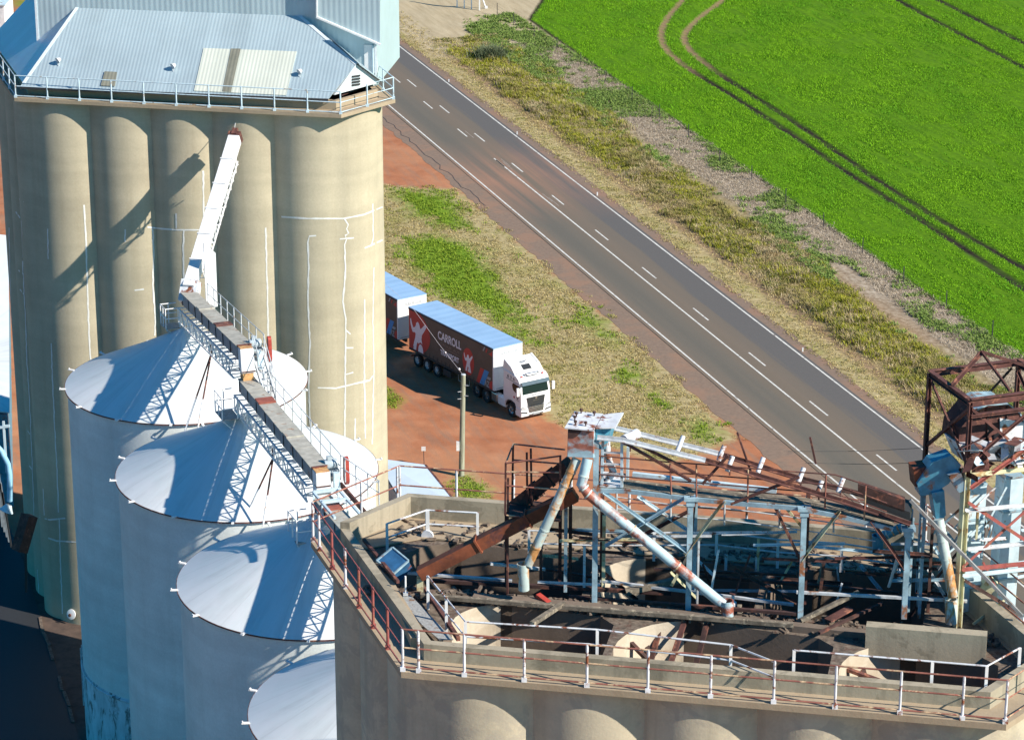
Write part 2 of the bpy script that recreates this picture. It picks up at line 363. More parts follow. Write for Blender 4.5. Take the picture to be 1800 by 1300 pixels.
# ================================================================== SETTING: ground, road, verges, field
RD = Vector((0.3280, -0.9447, 0)); RN = Vector((0.9447, 0.3280, 0)); RP = Vector((1.81, 227.43, 0))
def st(p): d = Vector(p)-RP; d.z = 0; return d.dot(RN), d.dot(RD)
def rw(s, t, z=0.0): p = RP+RN*s+RD*t; return Vector((p.x, p.y, z))
def poly_st(px): return np.array([st(at(u, v)) for u, v in px])
def sdist(P, poly):
    """signed distance (inside positive) of points P to a polygon, clamped"""
    d = np.full(len(P), 1e9); ins = np.zeros(len(P), bool); n = len(poly)
    for i in range(n):
        a, b = poly[i], poly[(i+1) % n]; e = b-a; w = P-a
        h = np.clip((w@e)/(e@e), 0, 1); d = np.minimum(d, np.hypot(*(w-np.outer(h, e)).T))
        c = ((a[1] <= P[:, 1]) != (b[1] <= P[:, 1]))
        with np.errstate(divide='ignore', invalid='ignore'):
            xi = a[0]+(P[:, 1]-a[1])*(b[0]-a[0])/(b[1]-a[1])
        ins ^= c & (P[:, 0] < xi)
    return np.clip(np.where(ins, d, -d), -6, 6)
GRASS = poly_st([(560, 300), (676, 327), (800, 334), (860, 380), (1000, 505), (1165, 640), (1225, 700), (1290, 772), (1215, 800), (1170, 812), (1105, 796), (1030, 760), (975, 738), (930, 690), (860, 640), (760, 560), (676, 478), (560, 400)])
GREENS = [poly_st(p) for p in [
    [(690, 335), (720, 330), (790, 345), (830, 400), (770, 400), (720, 380)],
    [(690, 430), (760, 410), (840, 430), (880, 490), (930, 570), (955, 615), (905, 590), (840, 540), (770, 520), (720, 470)],
    [(1005, 565), (1035, 548), (1060, 570), (1090, 598), (1040, 590)], [(1080, 655), (1105, 640), (1140, 664), (1100, 668)],
    [(1135, 700), (1155, 690), (1175, 708), (1150, 712)], [(1205, 735), (1235, 735), (1260, 780), (1230, 775)],
    [(795, 855), (815, 840), (850, 855), (855, 872), (820, 876)], [(670, 690), (682, 684), (700, 705), (690, 715), (670, 712)],
    [(560, 10), (670, 0), (672, 20), (600, 30)], [(20, 0), (60, 0), (60, 14), (25, 12)]]]
WEEDTUFT = poly_st([(790, 830), (820, 825), (870, 860), (860, 885), (810, 885)])
BARE = poly_st([(1455, 462), (1490, 465), (1560, 520), (1660, 600), (1640, 612), (1560, 560), (1480, 500)])
CROPEDGE = [(-400, 60), (-115, 42), (-80, 29.6), (-71.4, 25.0), (-50, 24.5), (-20, 24.0), (3, 23.6), (26, 23.2), (60, 23.2), (400, 23.2)]
def crop_s(t): return np.interp(t, [a for a, b in CROPEDGE], [b for a, b in CROPEDGE])
TRACKS = []
for px in ([(1270, 0), (1210, 45), (1198, 75), (1250, 120), (1320, 165), (1420, 228), (1540, 315), (1660, 390), (1800, 470)],
           [(1200, 0), (1165, 40), (1160, 75), (1200, 115), (1300, 175), (1400, 240), (1500, 310), (1650, 405), (1790, 500)],
           [(1580, 0), (1640, 34), (1680, 55), (1800, 118)], [(1650, 0), (1700, 25), (1800, 75)]):
    q = [st(at(u, v)) for u, v in px]
    q = [(q[0][0]*3-q[1][0]*2, q[0][1]*3-q[1][1]*2)]+q+[(q[-1][0]+(q[-1][0]-q[-3][0])*4, q[-1][1]+(q[-1][1]-q[-3][1])*4)]
    TRACKS.append(np.array(q))
def smooth_line(q, n=3):
    for _ in range(n):
        q = np.concatenate([q[:1], np.stack([0.75*q[:-1]+0.25*q[1:], 0.25*q[:-1]+0.75*q[1:]], 1).reshape(-1, 2), q[-1:]])
    return q
TRACKS = [smooth_line(q) for q in TRACKS]
def track_d(P):
    d = np.full(len(P), 99.0)
    for q in TRACKS:
        for a, b in zip(q[:-1], q[1:]):
            e = b-a; w = P-a; h = np.clip((w@e)/(e@e+1e-9), 0, 1); d = np.minimum(d, np.hypot(*(w-np.outer(h, e)).T))
    return d
def vnoise(P, scale, seed=0):
    """cheap smooth value noise"""
    r = np.random.default_rng(seed); g = r.random((64, 64)); q = P/scale; i = np.floor(q).astype(int); f = q-i; f = f*f*(3-2*f)
    a = g[i[:, 0] % 64, i[:, 1] % 64]; b = g[(i[:, 0]+1) % 64, i[:, 1] % 64]; c = g[i[:, 0] % 64, (i[:, 1]+1) % 64]; d = g[(i[:, 0]+1) % 64, (i[:, 1]+1) % 64]
    return (a*(1-f[:, 0])+b*f[:, 0])*(1-f[:, 1])+(c*(1-f[:, 0])+d*f[:, 0])*f[:, 1]

def make_ground():
    ss = np.concatenate([[-6000, -2500, -900, -350, -140, -80], np.arange(-50, 80, 0.5), [84, 92, 110, 150, 260, 600, 1500, 6000]])
    ts = np.concatenate([[-6000, -2500, -900, -400, -220, -160, -130], np.arange(-115, 95, 0.5), [100, 120, 160, 260, 600, 2000, 6000]])
    S, T = np.meshgrid(ss, ts, indexing='ij'); P = np.stack([S.ravel(), T.ravel()], 1)
    W = np.array([[RP.x, RP.y]])+P[:, :1]*np.array([[RN.x, RN.y]])+P[:, 1:]*np.array([[RD.x, RD.y]])
    z = np.zeros(len(P)); inner = (P[:, 0] > 9.5) & (P[:, 0] < 80)
    z += np.where(inner, -0.06*np.exp(-((P[:, 0]-11.6)/1.0)**2)+0.10*(vnoise(P, 2.2, 3)-0.5)*np.clip((P[:, 0]-9.5)/2, 0, 1), 0)
    td = track_d(P); z -= np.where(P[:, 0] > 24, 0.16*np.exp(-(td/0.42)**2), 0)
    me = bpy.data.meshes.new('ground'); n1, n2 = len(ss), len(ts)
    idx = np.arange(n1*n2).reshape(n1, n2)
    fs = np.stack([idx[:-1, :-1], idx[1:, :-1], idx[1:, 1:], idx[:-1, 1:]], -1).reshape(-1, 4)
    me.vertices.add(len(P)); me.vertices.foreach_set('co', np.column_stack([W, z]).astype(np.float32).ravel())
    me.loops.add(len(fs)*4); me.loops.foreach_set('vertex_index', fs.ravel().astype(np.int32))
    me.polygons.add(len(fs)); me.polygons.foreach_set('loop_start', np.arange(0, len(fs)*4, 4, dtype=np.int32)); me.polygons.foreach_set('loop_total', np.full(len(fs), 4, np.int32))
    me.update(); me.validate()
    def attr(name, val):
        a = me.attributes.new(name, 'FLOAT', 'POINT'); a.data.foreach_set('value', val.astype(np.float32))
    attr('road_s', P[:, 0]); attr('road_t', P[:, 1])
    attr('grass', sdist(P, GRASS))
    g = np.full(len(P), -6.0)
    for q in GREENS: g = np.maximum(g, sdist(P, q))
    attr('lush', g); attr('bare', np.maximum(sdist(P, BARE), -6)); attr('tuft', sdist(P, WEEDTUFT))
    attr('crop', np.clip(P[:, 0]-crop_s(P[:, 1]), -6, 6)); attr('track', np.clip(td, 0, 6))
    o = bpy.data.objects.new('ground', me); COL.objects.link(o); tag(o, kind='structure')
    for p in me.polygons: p.use_smooth = True
    m, t, b = nodes_of('ground_soil_and_grass')
    def A(nm): n = t.nodes.new('ShaderNodeAttribute'); n.attribute_name = nm; return n.outputs['Fac']
    nf = noise(t, 2.2, 6, 0.68); nm = noise(t, 0.45, 5, 0.6); nl = noise(t, 0.09, 4, 0.55); nx = noise(t, 9.0, 4, 0.7)
    # along-road streaks (tyre drag, mower lines): stretch in road axes
    sv = t.nodes.new('ShaderNodeCombineXYZ'); t.links.new(A('road_s'), sv.inputs[0]); t.links.new(math_(t, 'MULTIPLY', A('road_t'), 0.12), sv.inputs[1])
    ns = N_(t, 'ShaderNodeTexNoise', Scale=1.6, Detail=6, Roughness=0.65); t.links.new(sv.outputs[0], ns.inputs['Vector']); ns = ns.outputs[0]
    jit = math_(t, 'ADD', math_(t, 'MULTIPLY', math_(t, 'SUBTRACT', nf, 0.5), 1.6), math_(t, 'MULTIPLY', math_(t, 'SUBTRACT', nm, 0.5), 2.2))
    def mask(src, off=0.0, soft=0.35, amp=1.0):
        v = math_(t, 'ADD', math_(t, 'ADD', src, off), math_(t, 'MULTIPLY', jit, amp))
        mr = t.nodes.new('ShaderNodeMapRange'); mr.inputs['From Min'].default_value = -soft; mr.inputs['From Max'].default_value = soft
        t.links.new(v, mr.inputs['Value']); return mr.outputs[0]
    s = A('road_s')
    red = ramp(t, nm, [(0.28, (0.30, 0.115, 0.058)), (0.52, (0.40, 0.165, 0.085)), (0.75, (0.47, 0.225, 0.125))])
    red = mixc(t, ramp(t, ns, [(0.46, 0.0), (0.66, 0.75)]), red, (0.27, 0.165, 0.115))
    red = mixc(t, ramp(t, nl, [(0.5, 0.0), (0.66, 0.4)]), red, (0.47, 0.24, 0.13))
    dry = ramp(t, nf, [(0.3, (0.22, 0.17, 0.08)), (0.5, (0.38, 0.31, 0.16)), (0.72, (0.50, 0.42, 0.24))])
    dry = mixc(t, ramp(t, nm, [(0.48, 0.0), (0.66, 0.6)]), dry, (0.27, 0.26, 0.08))
    lush = ramp(t, nf, [(0.3, (0.09, 0.17, 0.01)), (0.7, (0.20, 0.30, 0.03))])
    weed = ramp(t, nf, [(0.3, (0.17, 0.13, 0.06)), (0.7, (0.38, 0.31, 0.15))])
    stub = ramp(t, math_(t, 'ADD', math_(t, 'MULTIPLY', nf, 0.6), math_(t, 'MULTIPLY', ns, 0.4)), [(0.34, (0.17, 0.12, 0.08)), (0.5, (0.31, 0.25, 0.18)), (0.66, (0.50, 0.43, 0.34))])
    crop = ramp(t, math_(t, 'ADD', math_(t, 'MULTIPLY', nf, 0.5), math_(t, 'MULTIPLY', ns, 0.5)), [(0.36, (0.045, 0.115, 0.004)), (0.60, (0.11, 0.24, 0.005))])
    brown = ramp(t, nf, [(0.3, (0.20, 0.135, 0.08)), (0.7, (0.37, 0.26, 0.155))])
    rut_soil_shade = ramp(t, nf, [(0.35, (0.014, 0.013, 0.011)), (0.7, (0.05, 0.038, 0.028))]); rut_soil_shade = mixc(t, math_(t, 'MULTIPLY', mask(math_(t, 'SUBTRACT', -46, A('road_t')), 0, 5, 2), mask(math_(t, 'SUBTRACT', 55, s), 0, 3, 1)), rut_soil_shade, (0.26, 0.18, 0.10))  # track soil with the shadow in the ruts painted near black
    c = red
    c = mixc(t, mask(A('grass'), 0.2, 0.5), c, dry)
    c = mixc(t, mask(A('tuft'), -0.2, 0.8), c, dry)
    right = mask(math_(t, 'SUBTRACT', s, 8.9), 0, 0.3, 0.25)
    shoulder = mixc(t, nf, (0.20, 0.135, 0.10), (0.30, 0.20, 0.14))
    c = mixc(t, right, c, dry)
    c = mixc(t, math_(t, 'MULTIPLY', mask(math_(t, 'SUBTRACT', s, 11.2), 0, 0.4, 0.4), mask(math_(t, 'SUBTRACT', 12.6, s), 0, 0.4, 0.4)), c, brown)
    c = mixc(t, mask(math_(t, 'SUBTRACT', s, 12.4), 0, 0.6, 0.8), c, weed)
    far_tan = mask(math_(t, 'SUBTRACT', -58, A('road_t')), 0, 1.5, 1.5)
    c = mixc(t, math_(t, 'MULTIPLY', far_tan, mask(math_(t, 'SUBTRACT', s, 10.0), 0, 0.5, 0.5)), c, ramp(t, ns, [(0.3, (0.36, 0.29, 0.18)), (0.7, (0.50, 0.42, 0.28))]))
    c = mixc(t, mask(A('bare'), 0, 0.5, 0.5), c, brown)
    notfar = math_(t, 'SUBTRACT', 1.0, far_tan, True)
    c = mixc(t, math_(t, 'MULTIPLY', mask(math_(t, 'SUBTRACT', s, 18.6), 0, 0.8, 0.9), notfar), c, stub)
    c = mixc(t, mask(A('lush'), -0.3, 1.1), c, lush)
    c = mixc(t, mask(A('crop'), 0.35, 0.2, 0.2), c, (0.035, 0.035, 0.015))  # shadow along the crop edge painted as a dark band
    c = mixc(t, mask(A('crop'), -0.15, 0.2, 0.15), c, crop)
    trk = math_(t, 'MULTIPLY', mask(math_(t, 'SUBTRACT', 0.37, A('track')), 0, 0.2, 0.15), mask(A('crop'), -0.3, 0.3, 0.2))
    c = mixc(t, trk, c, rut_soil_shade)
    t.links.new(c, b.inputs['Base Color']); b.inputs['Roughness'].default_value = 0.95; b.inputs['Specular IOR Level'].default_value = 0.1
    hgt = math_(t, 'ADD', nf, math_(t, 'MULTIPLY', nx, 0.5)); bump(t, b, hgt, 0.35, 0.08)
    me.materials.append(m)
    return o
make_ground()

# road: asphalt on a low embankment, edge and centre lines laid on it
def strip(name, s0, s1, t0, t1, z, mat, jag=0.0, step=1.5, thick=None):
    n = max(2, int(abs(t1-t0)/step)); mb = MB(); A_, B_ = [], []
    for i in range(n+1):
        t_ = t0+(t1-t0)*i/n; j0 = (random.random()-0.5)*jag; j1 = (random.random()-0.5)*jag
        A_.append(rw(s0+j0, t_, z)); B_.append(rw(s1+j1, t_, z))
    mb.v = A_+B_; mb.f = [(i, i+1, n+2+i, n+1+i) for i in range(n)]
    if thick:
        k = len(mb.v); mb.v += [p-ZUP*thick for p in A_+B_]
        mb.f += [(i, i+1, k+i+1, k+i) for i in range(n)]+[(n+1+i, n+2+i, k+n+2+i, k+n+1+i) for i in range(n)]
    return tag(mb.build(name, mat), kind='structure')
m, t, b = nodes_of('asphalt')
g = t.nodes.new('ShaderNodeNewGeometry'); dv = t.nodes.new('ShaderNodeVectorMath'); dv.operation = 'DOT_PRODUCT'; dv.inputs[1].default_value = RN
sb = t.nodes.new('ShaderNodeVectorMath'); sb.operation = 'SUBTRACT'; sb.inputs[1].default_value = RP; t.links.new(g.outputs['Position'], sb.inputs[0]); t.links.new(sb.outputs[0], dv.inputs[0])
dt = t.nodes.new('ShaderNodeVectorMath'); dt.operation = 'DOT_PRODUCT'; dt.inputs[1].default_value = RD; t.links.new(sb.outputs[0], dt.inputs[0])
cv = t.nodes.new('ShaderNodeCombineXYZ'); t.links.new(dv.outputs['Value'], cv.inputs[0]); t.links.new(math_(t, 'MULTIPLY', dt.outputs['Value'], 0.03), cv.inputs[1])
nz = N_(t, 'ShaderNodeTexNoise', Scale=1.1, Detail=5, Roughness=0.6); t.links.new(cv.outputs[0], nz.inputs['Vector'])
nm = noise(t, 0.12, 4, 0.55); nf = noise(t, 14, 3, 0.7)
base = ramp(t, math_(t, 'ADD', math_(t, 'MULTIPLY', dv.outputs['Value'], 0.05), math_(t, 'MULTIPLY', math_(t, 'SUBTRACT', nz.outputs[0], 0.5), 0.14)),
            [(0.0, (0.165, 0.120, 0.082)), (0.045, (0.122, 0.104, 0.078)), (0.085, (0.104, 0.093, 0.072)), (0.13, (0.122, 0.104, 0.078)), (0.18, (0.142, 0.109, 0.075)), (0.225, (0.152, 0.115, 0.08)), (0.285, (0.13, 0.105, 0.078)), (0.305, (0.092, 0.086, 0.082)), (0.40, (0.092, 0.086, 0.082))])
base = mixc(t, ramp(t, nf, [(0.3, 0.0), (0.7, 0.25)]), base, (0.2, 0.18, 0.15))
blot = t.nodes.new('ShaderNodeMapRange'); blot.inputs['From Min'].default_value = 14; blot.inputs['From Max'].default_value = 0
ab = math_(t, 'ABSOLUTE', math_(t, 'ADD', dt.outputs['Value'], 14.0)); t.links.new(ab, blot.inputs['Value'])
rf = math_(t, 'MULTIPLY', blot.outputs[0], ramp(t, math_(t, 'ADD', nz.outputs[0], math_(t, 'MULTIPLY', nm, 0.3)), [(0.5, 0.0), (0.8, 0.95)]), True)
base = mixc(t, rf, base, (0.30, 0.165, 0.105))
t.links.new(base, b.inputs['Base Color']); b.inputs['Roughness'].default_value = 0.85; bump(t, b, nf, 0.3, 0.01)
M['asphalt'] = m
m, t, b = nodes_of('sandy_shoulder_asphalt')
nf = noise(t, 3.0, 6, 0.7); nm = noise(t, 0.3, 4, 0.6)
cc = ramp(t, nf, [(0.3, (0.17, 0.12, 0.088)), (0.7, (0.245, 0.17, 0.12))]); cc = mixc(t, ramp(t, nm, [(0.5, 0.0), (0.62, 0.5)]), cc, (0.30, 0.165, 0.10))
t.links.new(cc, b.inputs['Base Color']); b.inputs['Roughness'].default_value = 0.9; M['shoulder'] = m
strip('road_shoulder', -2.5, 9.3, -400, 200, 0.012, 'shoulder', 0.35, 0.9, 0.1)
strip('road', -0.35, 8.25, -400, 200, 0.04, 'asphalt', 0.03, 3.0, 0.06)
for s_ in (0.0, 7.95): strip('edge_line', s_-0.07, s_+0.07, -400, 200, 0.045, 'road_line')
strip('centre_line', 3.54, 3.68, -20.3, 200, 0.045, 'road_line')
for k in range(-34, 20):
    t_ = 2.4+10.62*k
    strip('lane_dash', 4.54, 4.67, t_, t_+3.0, 0.045, 'road_line', 0, 3)
    if k < -1:
        strip('lane_dash', 3.53, 3.66, t_-2.0, t_+0.9, 0.045, 'road_line', 0, 3)
for (s_, t_) in ((4.0, -30.6), (4.1, -20.5), (3.95, -19.5), (4.05, -7.6), (3.95, -9)):
    strip('worn_line', s_, s_+0.07, t_, t_+2.6, 0.0442, 'road_line_worn', 0, 3)
# irregular crack along the broken edge of the old turning area
pts = [rw(-1.6-0.5*random.random()-0.002*k*k*0, -42+k*1.2, 0.02) for k in range(30)]
mb = MB(); 
for a_, b_ in zip(pts[:-1], pts[1:]): mb.beam(a_, b_, 0.05, 0.014)
tag(mb.build('pavement_crack', 'dark'), kind='structure')

# ------------------------------------------------------------------ vegetation (uncountable: one object each)
def blades(name, P, h, w, lean, nb, mat, label, cat, zbase=0.0, upright=1.0, clump=0.06):
    """P: (n,2) road coordinates; every plant is nb leaf triangles bent two ways"""
    n = len(P); k = n*nb
    X = np.repeat(P, nb, 0)+rng.normal(0, clump, (k, 2)); hh = (np.repeat(h, nb) if hasattr(h, '__len__') else np.full(k, h))*rng.uniform(0.6, 1.25, k)
    a = rng.uniform(0, 2*math.pi, k); ln = lean*rng.uniform(0.2, 1.3, k)*hh; ww = (np.repeat(w, nb) if hasattr(w, '__len__') else np.full(k, w))*rng.uniform(0.6, 1.3, k)
    def W(q): return np.array([[RP.x, RP.y]])+q[:, :1]*np.array([[RN.x, RN.y]])+q[:, 1:]*np.array([[RD.x, RD.y]])
    X = W(X); ca, sa = np.cos(a), np.sin(a)
    b0 = np.column_stack([X[:, 0]-sa*ww/2, X[:, 1]+ca*ww/2, np.full(k, zbase)]); b1 = np.column_stack([X[:, 0]+sa*ww/2, X[:, 1]-ca*ww/2, np.full(k, zbase)])
    mid0 = np.column_stack([X[:, 0]+ca*ln*.35-sa*ww*.4, X[:, 1]+sa*ln*.35+ca*ww*.4, zbase+hh*.62]); mid1 = np.column_stack([X[:, 0]+ca*ln*.35+sa*ww*.4, X[:, 1]+sa*ln*.35-ca*ww*.4, zbase+hh*.62])
    tip = np.column_stack([X[:, 0]+ca*ln, X[:, 1]+sa*ln, zbase+hh*upright])
    V = np.stack([b0, b1, mid1, mid0, tip], 1).reshape(-1, 3).astype(np.float32)
    o5 = np.arange(k)*5
    L = np.stack([o5, o5+1, o5+2, o5+3, o5+3, o5+2, o5+4], 1).ravel().astype(np.int32)
    me = bpy.data.meshes.new(name); me.vertices.add(len(V)); me.vertices.foreach_set('co', V.ravel())
    me.loops.add(len(L)); me.loops.foreach_set('vertex_index', L)
    ls = np.stack([np.arange(k)*7, np.arange(k)*7+4], 1).ravel().astype(np.int32); lt = np.tile([4, 3], k).astype(np.int32)
    me.polygons.add(2*k); me.polygons.foreach_set('loop_start', ls); me.polygons.foreach_set('loop_total', lt); me.update(); me.validate()
    me.materials.append(M[mat]); o = bpy.data.objects.new(name, me); COL.objects.link(o)
    return tag(o, label, cat, None, 'stuff')
def scatter(s0, s1, t0, t1, dens):
    n = int((s1-s0)*(t1-t0)*dens); return np.column_stack([rng.uniform(s0, s1, n), rng.uniform(t0, t1, n)])
# crop: drilled rows parallel to the road
rows = np.arange(23.3, 78, 0.26); tt = np.arange(-106, 60, 0.17)
S, T = np.meshgrid(rows, tt, indexing='ij'); P = np.stack([S.ravel(), T.ravel()], 1)
P += rng.normal(0, 1, P.shape)*np.array([0.05, 0.08])
edge = P[:, 0]-crop_s(P[:, 1]); td = track_d(P)
gap = vnoise(P*np.array([1.0, 0.16]), 0.34, 5)*0.6+vnoise(P*np.array([1, .4]), 3.4, 9)*0.4
# wedge of view only (plus a margin for a step to the side)
wx = RP.x+P[:, 0]*RN.x+P[:, 1]*RD.x; wy = RP.y+P[:, 0]*RN.y+P[:, 1]*RD.y
keep = (edge > rng.normal(0.15, 0.2, len(P))) & (td > 0.37+rng.normal(0, 0.11, len(P))) & (gap < 0.685+rng.normal(0, 0.03, len(P))) & (wx < 0.235*wy+3) & (wx > -8)
P = P[keep]; hgt = 0.085+0.04*vnoise(P, 9, 2)+0.03*vnoise(P, 1.2, 4)
blades('crop_plants', P, hgt, 0.05, 0.7, 3, 'crop', 'bright green young crop in drilled rows across the field', 'crop', -0.02)
# roadside weeds between verge and stubble
P = scatter(11.4, 19.4, -66, 62, 60); q = vnoise(P*np.array([1, .5]), 1.6, 11)*.6+vnoise(P, .6, 14)*.4; lo = 11.7+1.5*vnoise(P, 2.2, 12); hi = 16.6+2.8*vnoise(P, 3.0, 13)+np.where(P[:, 1] < -30, 1.5, 0)
bare = sdist(P, BARE); ok = (P[:, 0] > lo+rng.normal(0, .25, len(P))) & (P[:, 0] < hi+rng.normal(0, .35, len(P))) & (bare+rng.normal(0, .25, len(P)) < 0.1) & (rng.random(len(P)) < 0.1+1.1*q)
P = P[ok]; q = q[ok]; yel = vnoise(P*np.array([1, .45]), 3.3, 21)*.6+vnoise(P, .9, 22)*.4+0.15*(P[:, 1] < -38)
pr_ = np.clip((yel-.40)*2.6, 0.01, .8); ym = rng.random(len(P)) < pr_*.75; gm = ~ym & (rng.random(len(P)) < .10+.5*(vnoise(P, 2.0, 25)*.6+vnoise(P, .7, 26)*.4 > .60))
tall = vnoise(P*np.array([1, .5]), 1.9, 28)*.6+vnoise(P, .6, 29)*.4; hw_ = 0.10+0.30*q**1.5+0.5*np.clip(tall-.52, 0, 1)*2.0; sm_ = ~ym & ~gm & (rng.random(len(P)) < np.clip((vnoise(P*np.array([1, .4]), 2.4, 30)*.6+vnoise(P, .7, 33)*.4-.46)*5, 0, .9))
blades('straw_weeds', P[sm_], hw_[sm_]*1.15, 0.03, 0.9, 7, 'straw_w', 'pale dead straw stalks standing in clumps in the roadside strip', 'weeds', 0, 0.9, 0.13)
blades('roadside_weeds', P[~ym & ~gm & ~sm_], hw_[~ym & ~gm & ~sm_], 0.032, 0.9, 7, 'weed_g', 'tall olive and straw weeds in the strip beside the highway verge', 'weeds', 0, 0.9, 0.14)
blades('green_weeds', P[gm], hw_[gm]*1.0, 0.045, 0.9, 7, 'weed_d', 'dark olive green weeds growing through the roadside strip', 'weeds', 0, 0.9, 0.13)
blades('yellow_weeds', P[ym], hw_[ym]*1.05, 0.035, 0.9, 7, 'weed_y', 'yellow flowering weeds scattered through the roadside strip', 'weeds', 0, 0.9, 0.16)
# low green weeds and straw on the fallow strip
P = scatter(17.0, 24.2, -75, 62, 34); f = vnoise(P*np.array([1, .45]), 2.8, 31)*.65+vnoise(P, .8, 32)*.35+0.2*(P[:, 1] < -30)
ok = (f+rng.normal(0, .05, len(P)) > 0.565) & (P[:, 0] < crop_s(P[:, 1])-0.1) & (sdist(P, BARE) < 0); 
blades('fallow_weeds', P[ok], 0.16+0.16*rng.random(ok.sum()), 0.07, 1.2, 5, 'stubgreen', 'low green weeds in patches on the pale stubble strip', 'weeds', 0, 0.8, 0.12)
ok2 = (f < 0.66) & (P[:, 0] < crop_s(P[:, 1])) & (P[:, 0] > 18.5+vnoise(P, 3, 3)) & (sdist(P, BARE) < 0) & (P[:, 1] > -62)
Q = P[ok2]; Q = Q[rng.random(len(Q)) < .15+.8*vnoise(Q*np.array([1.6, .3]), 1.0, 37)]
blades('stubble_straw', Q, 0.20, 0.035, 2.0, 5, 'straw', 'pale flattened straw stubble along the fence line', 'stubble', 0, 0.35, 0.2)
# dry verge grass
P = np.concatenate([scatter(8.9, 13, -110, 62, 16), scatter(-26, -1.5, -40, 60, 26)])
gd = sdist(P, GRASS); lu = np.full(len(P), -6.0)
for q_ in GREENS: lu = np.maximum(lu, sdist(P, q_))
jit = (vnoise(P, 1.3, 41)-0.5)*2.4+(vnoise(P, 0.5, 42)-0.5)*1.0
vis = (P[:, 0] > 8) | (gd+jit > 0.1)
vis &= ~((P[:, 0] > 9.2) & (P[:, 0] > 12.2) & (rng.random(len(P)) < 0.5))
green = (lu+jit*1.0+(vnoise(P*np.array([1, .3]), .9, 43)-.5)*3.0+rng.normal(0, .35, len(P)) > 0.15)
dens = np.where(P[:, 0] > 8, 0.35+0.65*vnoise(P, 1.5, 8), 0.25+0.75*vnoise(P*np.array([1, .3]), 1.0, 17))
vis &= rng.random(len(P)) < dens
blades('dry_grass', P[vis & ~green], 0.13, 0.045, 1.2, 5, 'drygrass', 'dry straw coloured grass on the verges beside the highway', 'grass', 0, 0.7, 0.12)
blades('lush_grass', P[vis & green], 0.17, 0.05, 0.9, 6, 'lushgrass', 'patches of lush green grass in the dry verge behind the truck', 'grass', 0, 0.85, 0.1)
Q = np.concatenate([scatter(a[:, 0].min()-.5, a[:, 0].max()+.5, a[:, 1].min()-.5, a[:, 1].max()+.5, 40)[lambda z: sdist(z, a) > -0.2] if False else (lambda z: z[sdist(z, a)+rng.normal(0, .35, len(z)) > 0])(scatter(a[:, 0].min()-.5, a[:, 0].max()+.5, a[:, 1].min()-.5, a[:, 1].max()+.5, 40)) for a in (GREENS[6], GREENS[7])])
blades('pole_grass', Q, 0.13, 0.04, 1.0, 6, 'lushgrass', 'green grass clump growing at the foot of the timber pole', 'grass', 0, 0.85, 0.1)

# ================================================================== CONCRETE SILO BLOCKS (long hexagon in plan, fluted walls)
AU = R(-11.0)
def uvw(org, u, w, z): return Vector((org.x+u*math.cos(AU)-w*math.sin(AU), org.y+u*math.sin(AU)+w*math.cos(AU), z))
def hexplan(L, a=9.8, c=4.2):
    d60 = (math.cos(R(60)), math.sin(R(60))); d120 = (math.cos(R(120)), math.sin(R(120)))
    p = [(0, 0), (L, 0)]; p.append((p[-1][0]+c*d60[0], p[-1][1]+c*d60[1])); p.append((p[-1][0]+a*d120[0], p[-1][1]+a*d120[1]))
    p.append((p[-1][0]-L, p[-1][1])); p.append((p[-1][0]-c*d60[0], p[-1][1]-c*d60[1])); return p
def inset(poly, d):
    n = len(poly); out = []
    for i in range(n):
        p0, p1, p2 = (Vector(poly[i-1]), Vector(poly[i]), Vector(poly[(i+1) % n]))
        e1 = (p1-p0).normalized(); e2 = (p2-p1).normalized(); n1 = Vector((-e1.y, e1.x)); n2 = Vector((-e2.y, e2.x))
        b = (n1+n2); b = b/ b.dot(n1); out.append(tuple(p1+b*d))
    return out
def flutes(poly, counts, sag, seg=12):
    """outward-bulging shells along every side"""
    out = []
    for i, cnt in enumerate(counts):
        a, b = Vector(poly[i]), Vector(poly[(i+1) % len(poly)]); e = (b-a)/cnt; nrm = Vector((e.y, -e.x)).normalized(); c = e.length
        rr = (c*c/4+sag*sag)/(2*sag); half = math.asin(c/2/rr)
        for k in range(cnt):
            s0 = a+e*k
            for j in range(seg):
                ph = -half+2*half*j/seg
                out.append(tuple(s0+e*0.5+e.normalized()*(rr*math.sin(ph))+nrm*(rr*math.cos(ph)-rr*math.cos(half))))
    return out
def wall_loop(mb, org, pts, z0, z1, closed=True):
    n = len(pts); k = len(mb.v)
    mb.v += [uvw(org, u, w, z0) for u, w in pts]+[uvw(org, u, w, z1) for u, w in pts]
    mb.f += [(k+i, k+(i+1) % n, k+n+(i+1) % n, k+n+i) for i in range(n if closed else n-1)]
def ring_slab(mb, org, outer, inner, z0, z1):
    n = len(outer)
    for z, flip in ((z1, 0), (z0, 1)):
        k = len(mb.v); mb.v += [uvw(org, *p, z) for p in outer]+[uvw(org, *p, z) for p in inner]
        mb.f += [(k+i, k+(i+1) % n, k+n+(i+1) % n, k+n+i) for i in range(n)]
    wall_loop(mb, org, outer, z0, z1); wall_loop(mb, org, inner, z0, z1)
def plate_with_holes(mb, org, outer, holes, z):
    loops = [[Vector((u, w, 0)) for u, w in outer]]+[[Vector((u, w, 0)) for u, w in h] for h in holes]
    allp = [p for l in loops for p in l]; tris = tessellate_polygon(loops); k = len(mb.v)
    mb.v += [uvw(org, p.x, p.y, z) for p in allp]; mb.f += [tuple(i+k for i in t_) for t_ in tris]
def bvh_of(mb): return BVHTree.FromPolygons([tuple(p) for p in mb.v], mb.f)
def hit(bvh, u, v, off=0.012):
    d = ray(u, v).normalized(); loc, nrm, i, dist = bvh.ray_cast(CAM, d)
    if loc is None: return None
    if nrm.dot(d) > 0: nrm = -nrm
    return loc+nrm*off, nrm
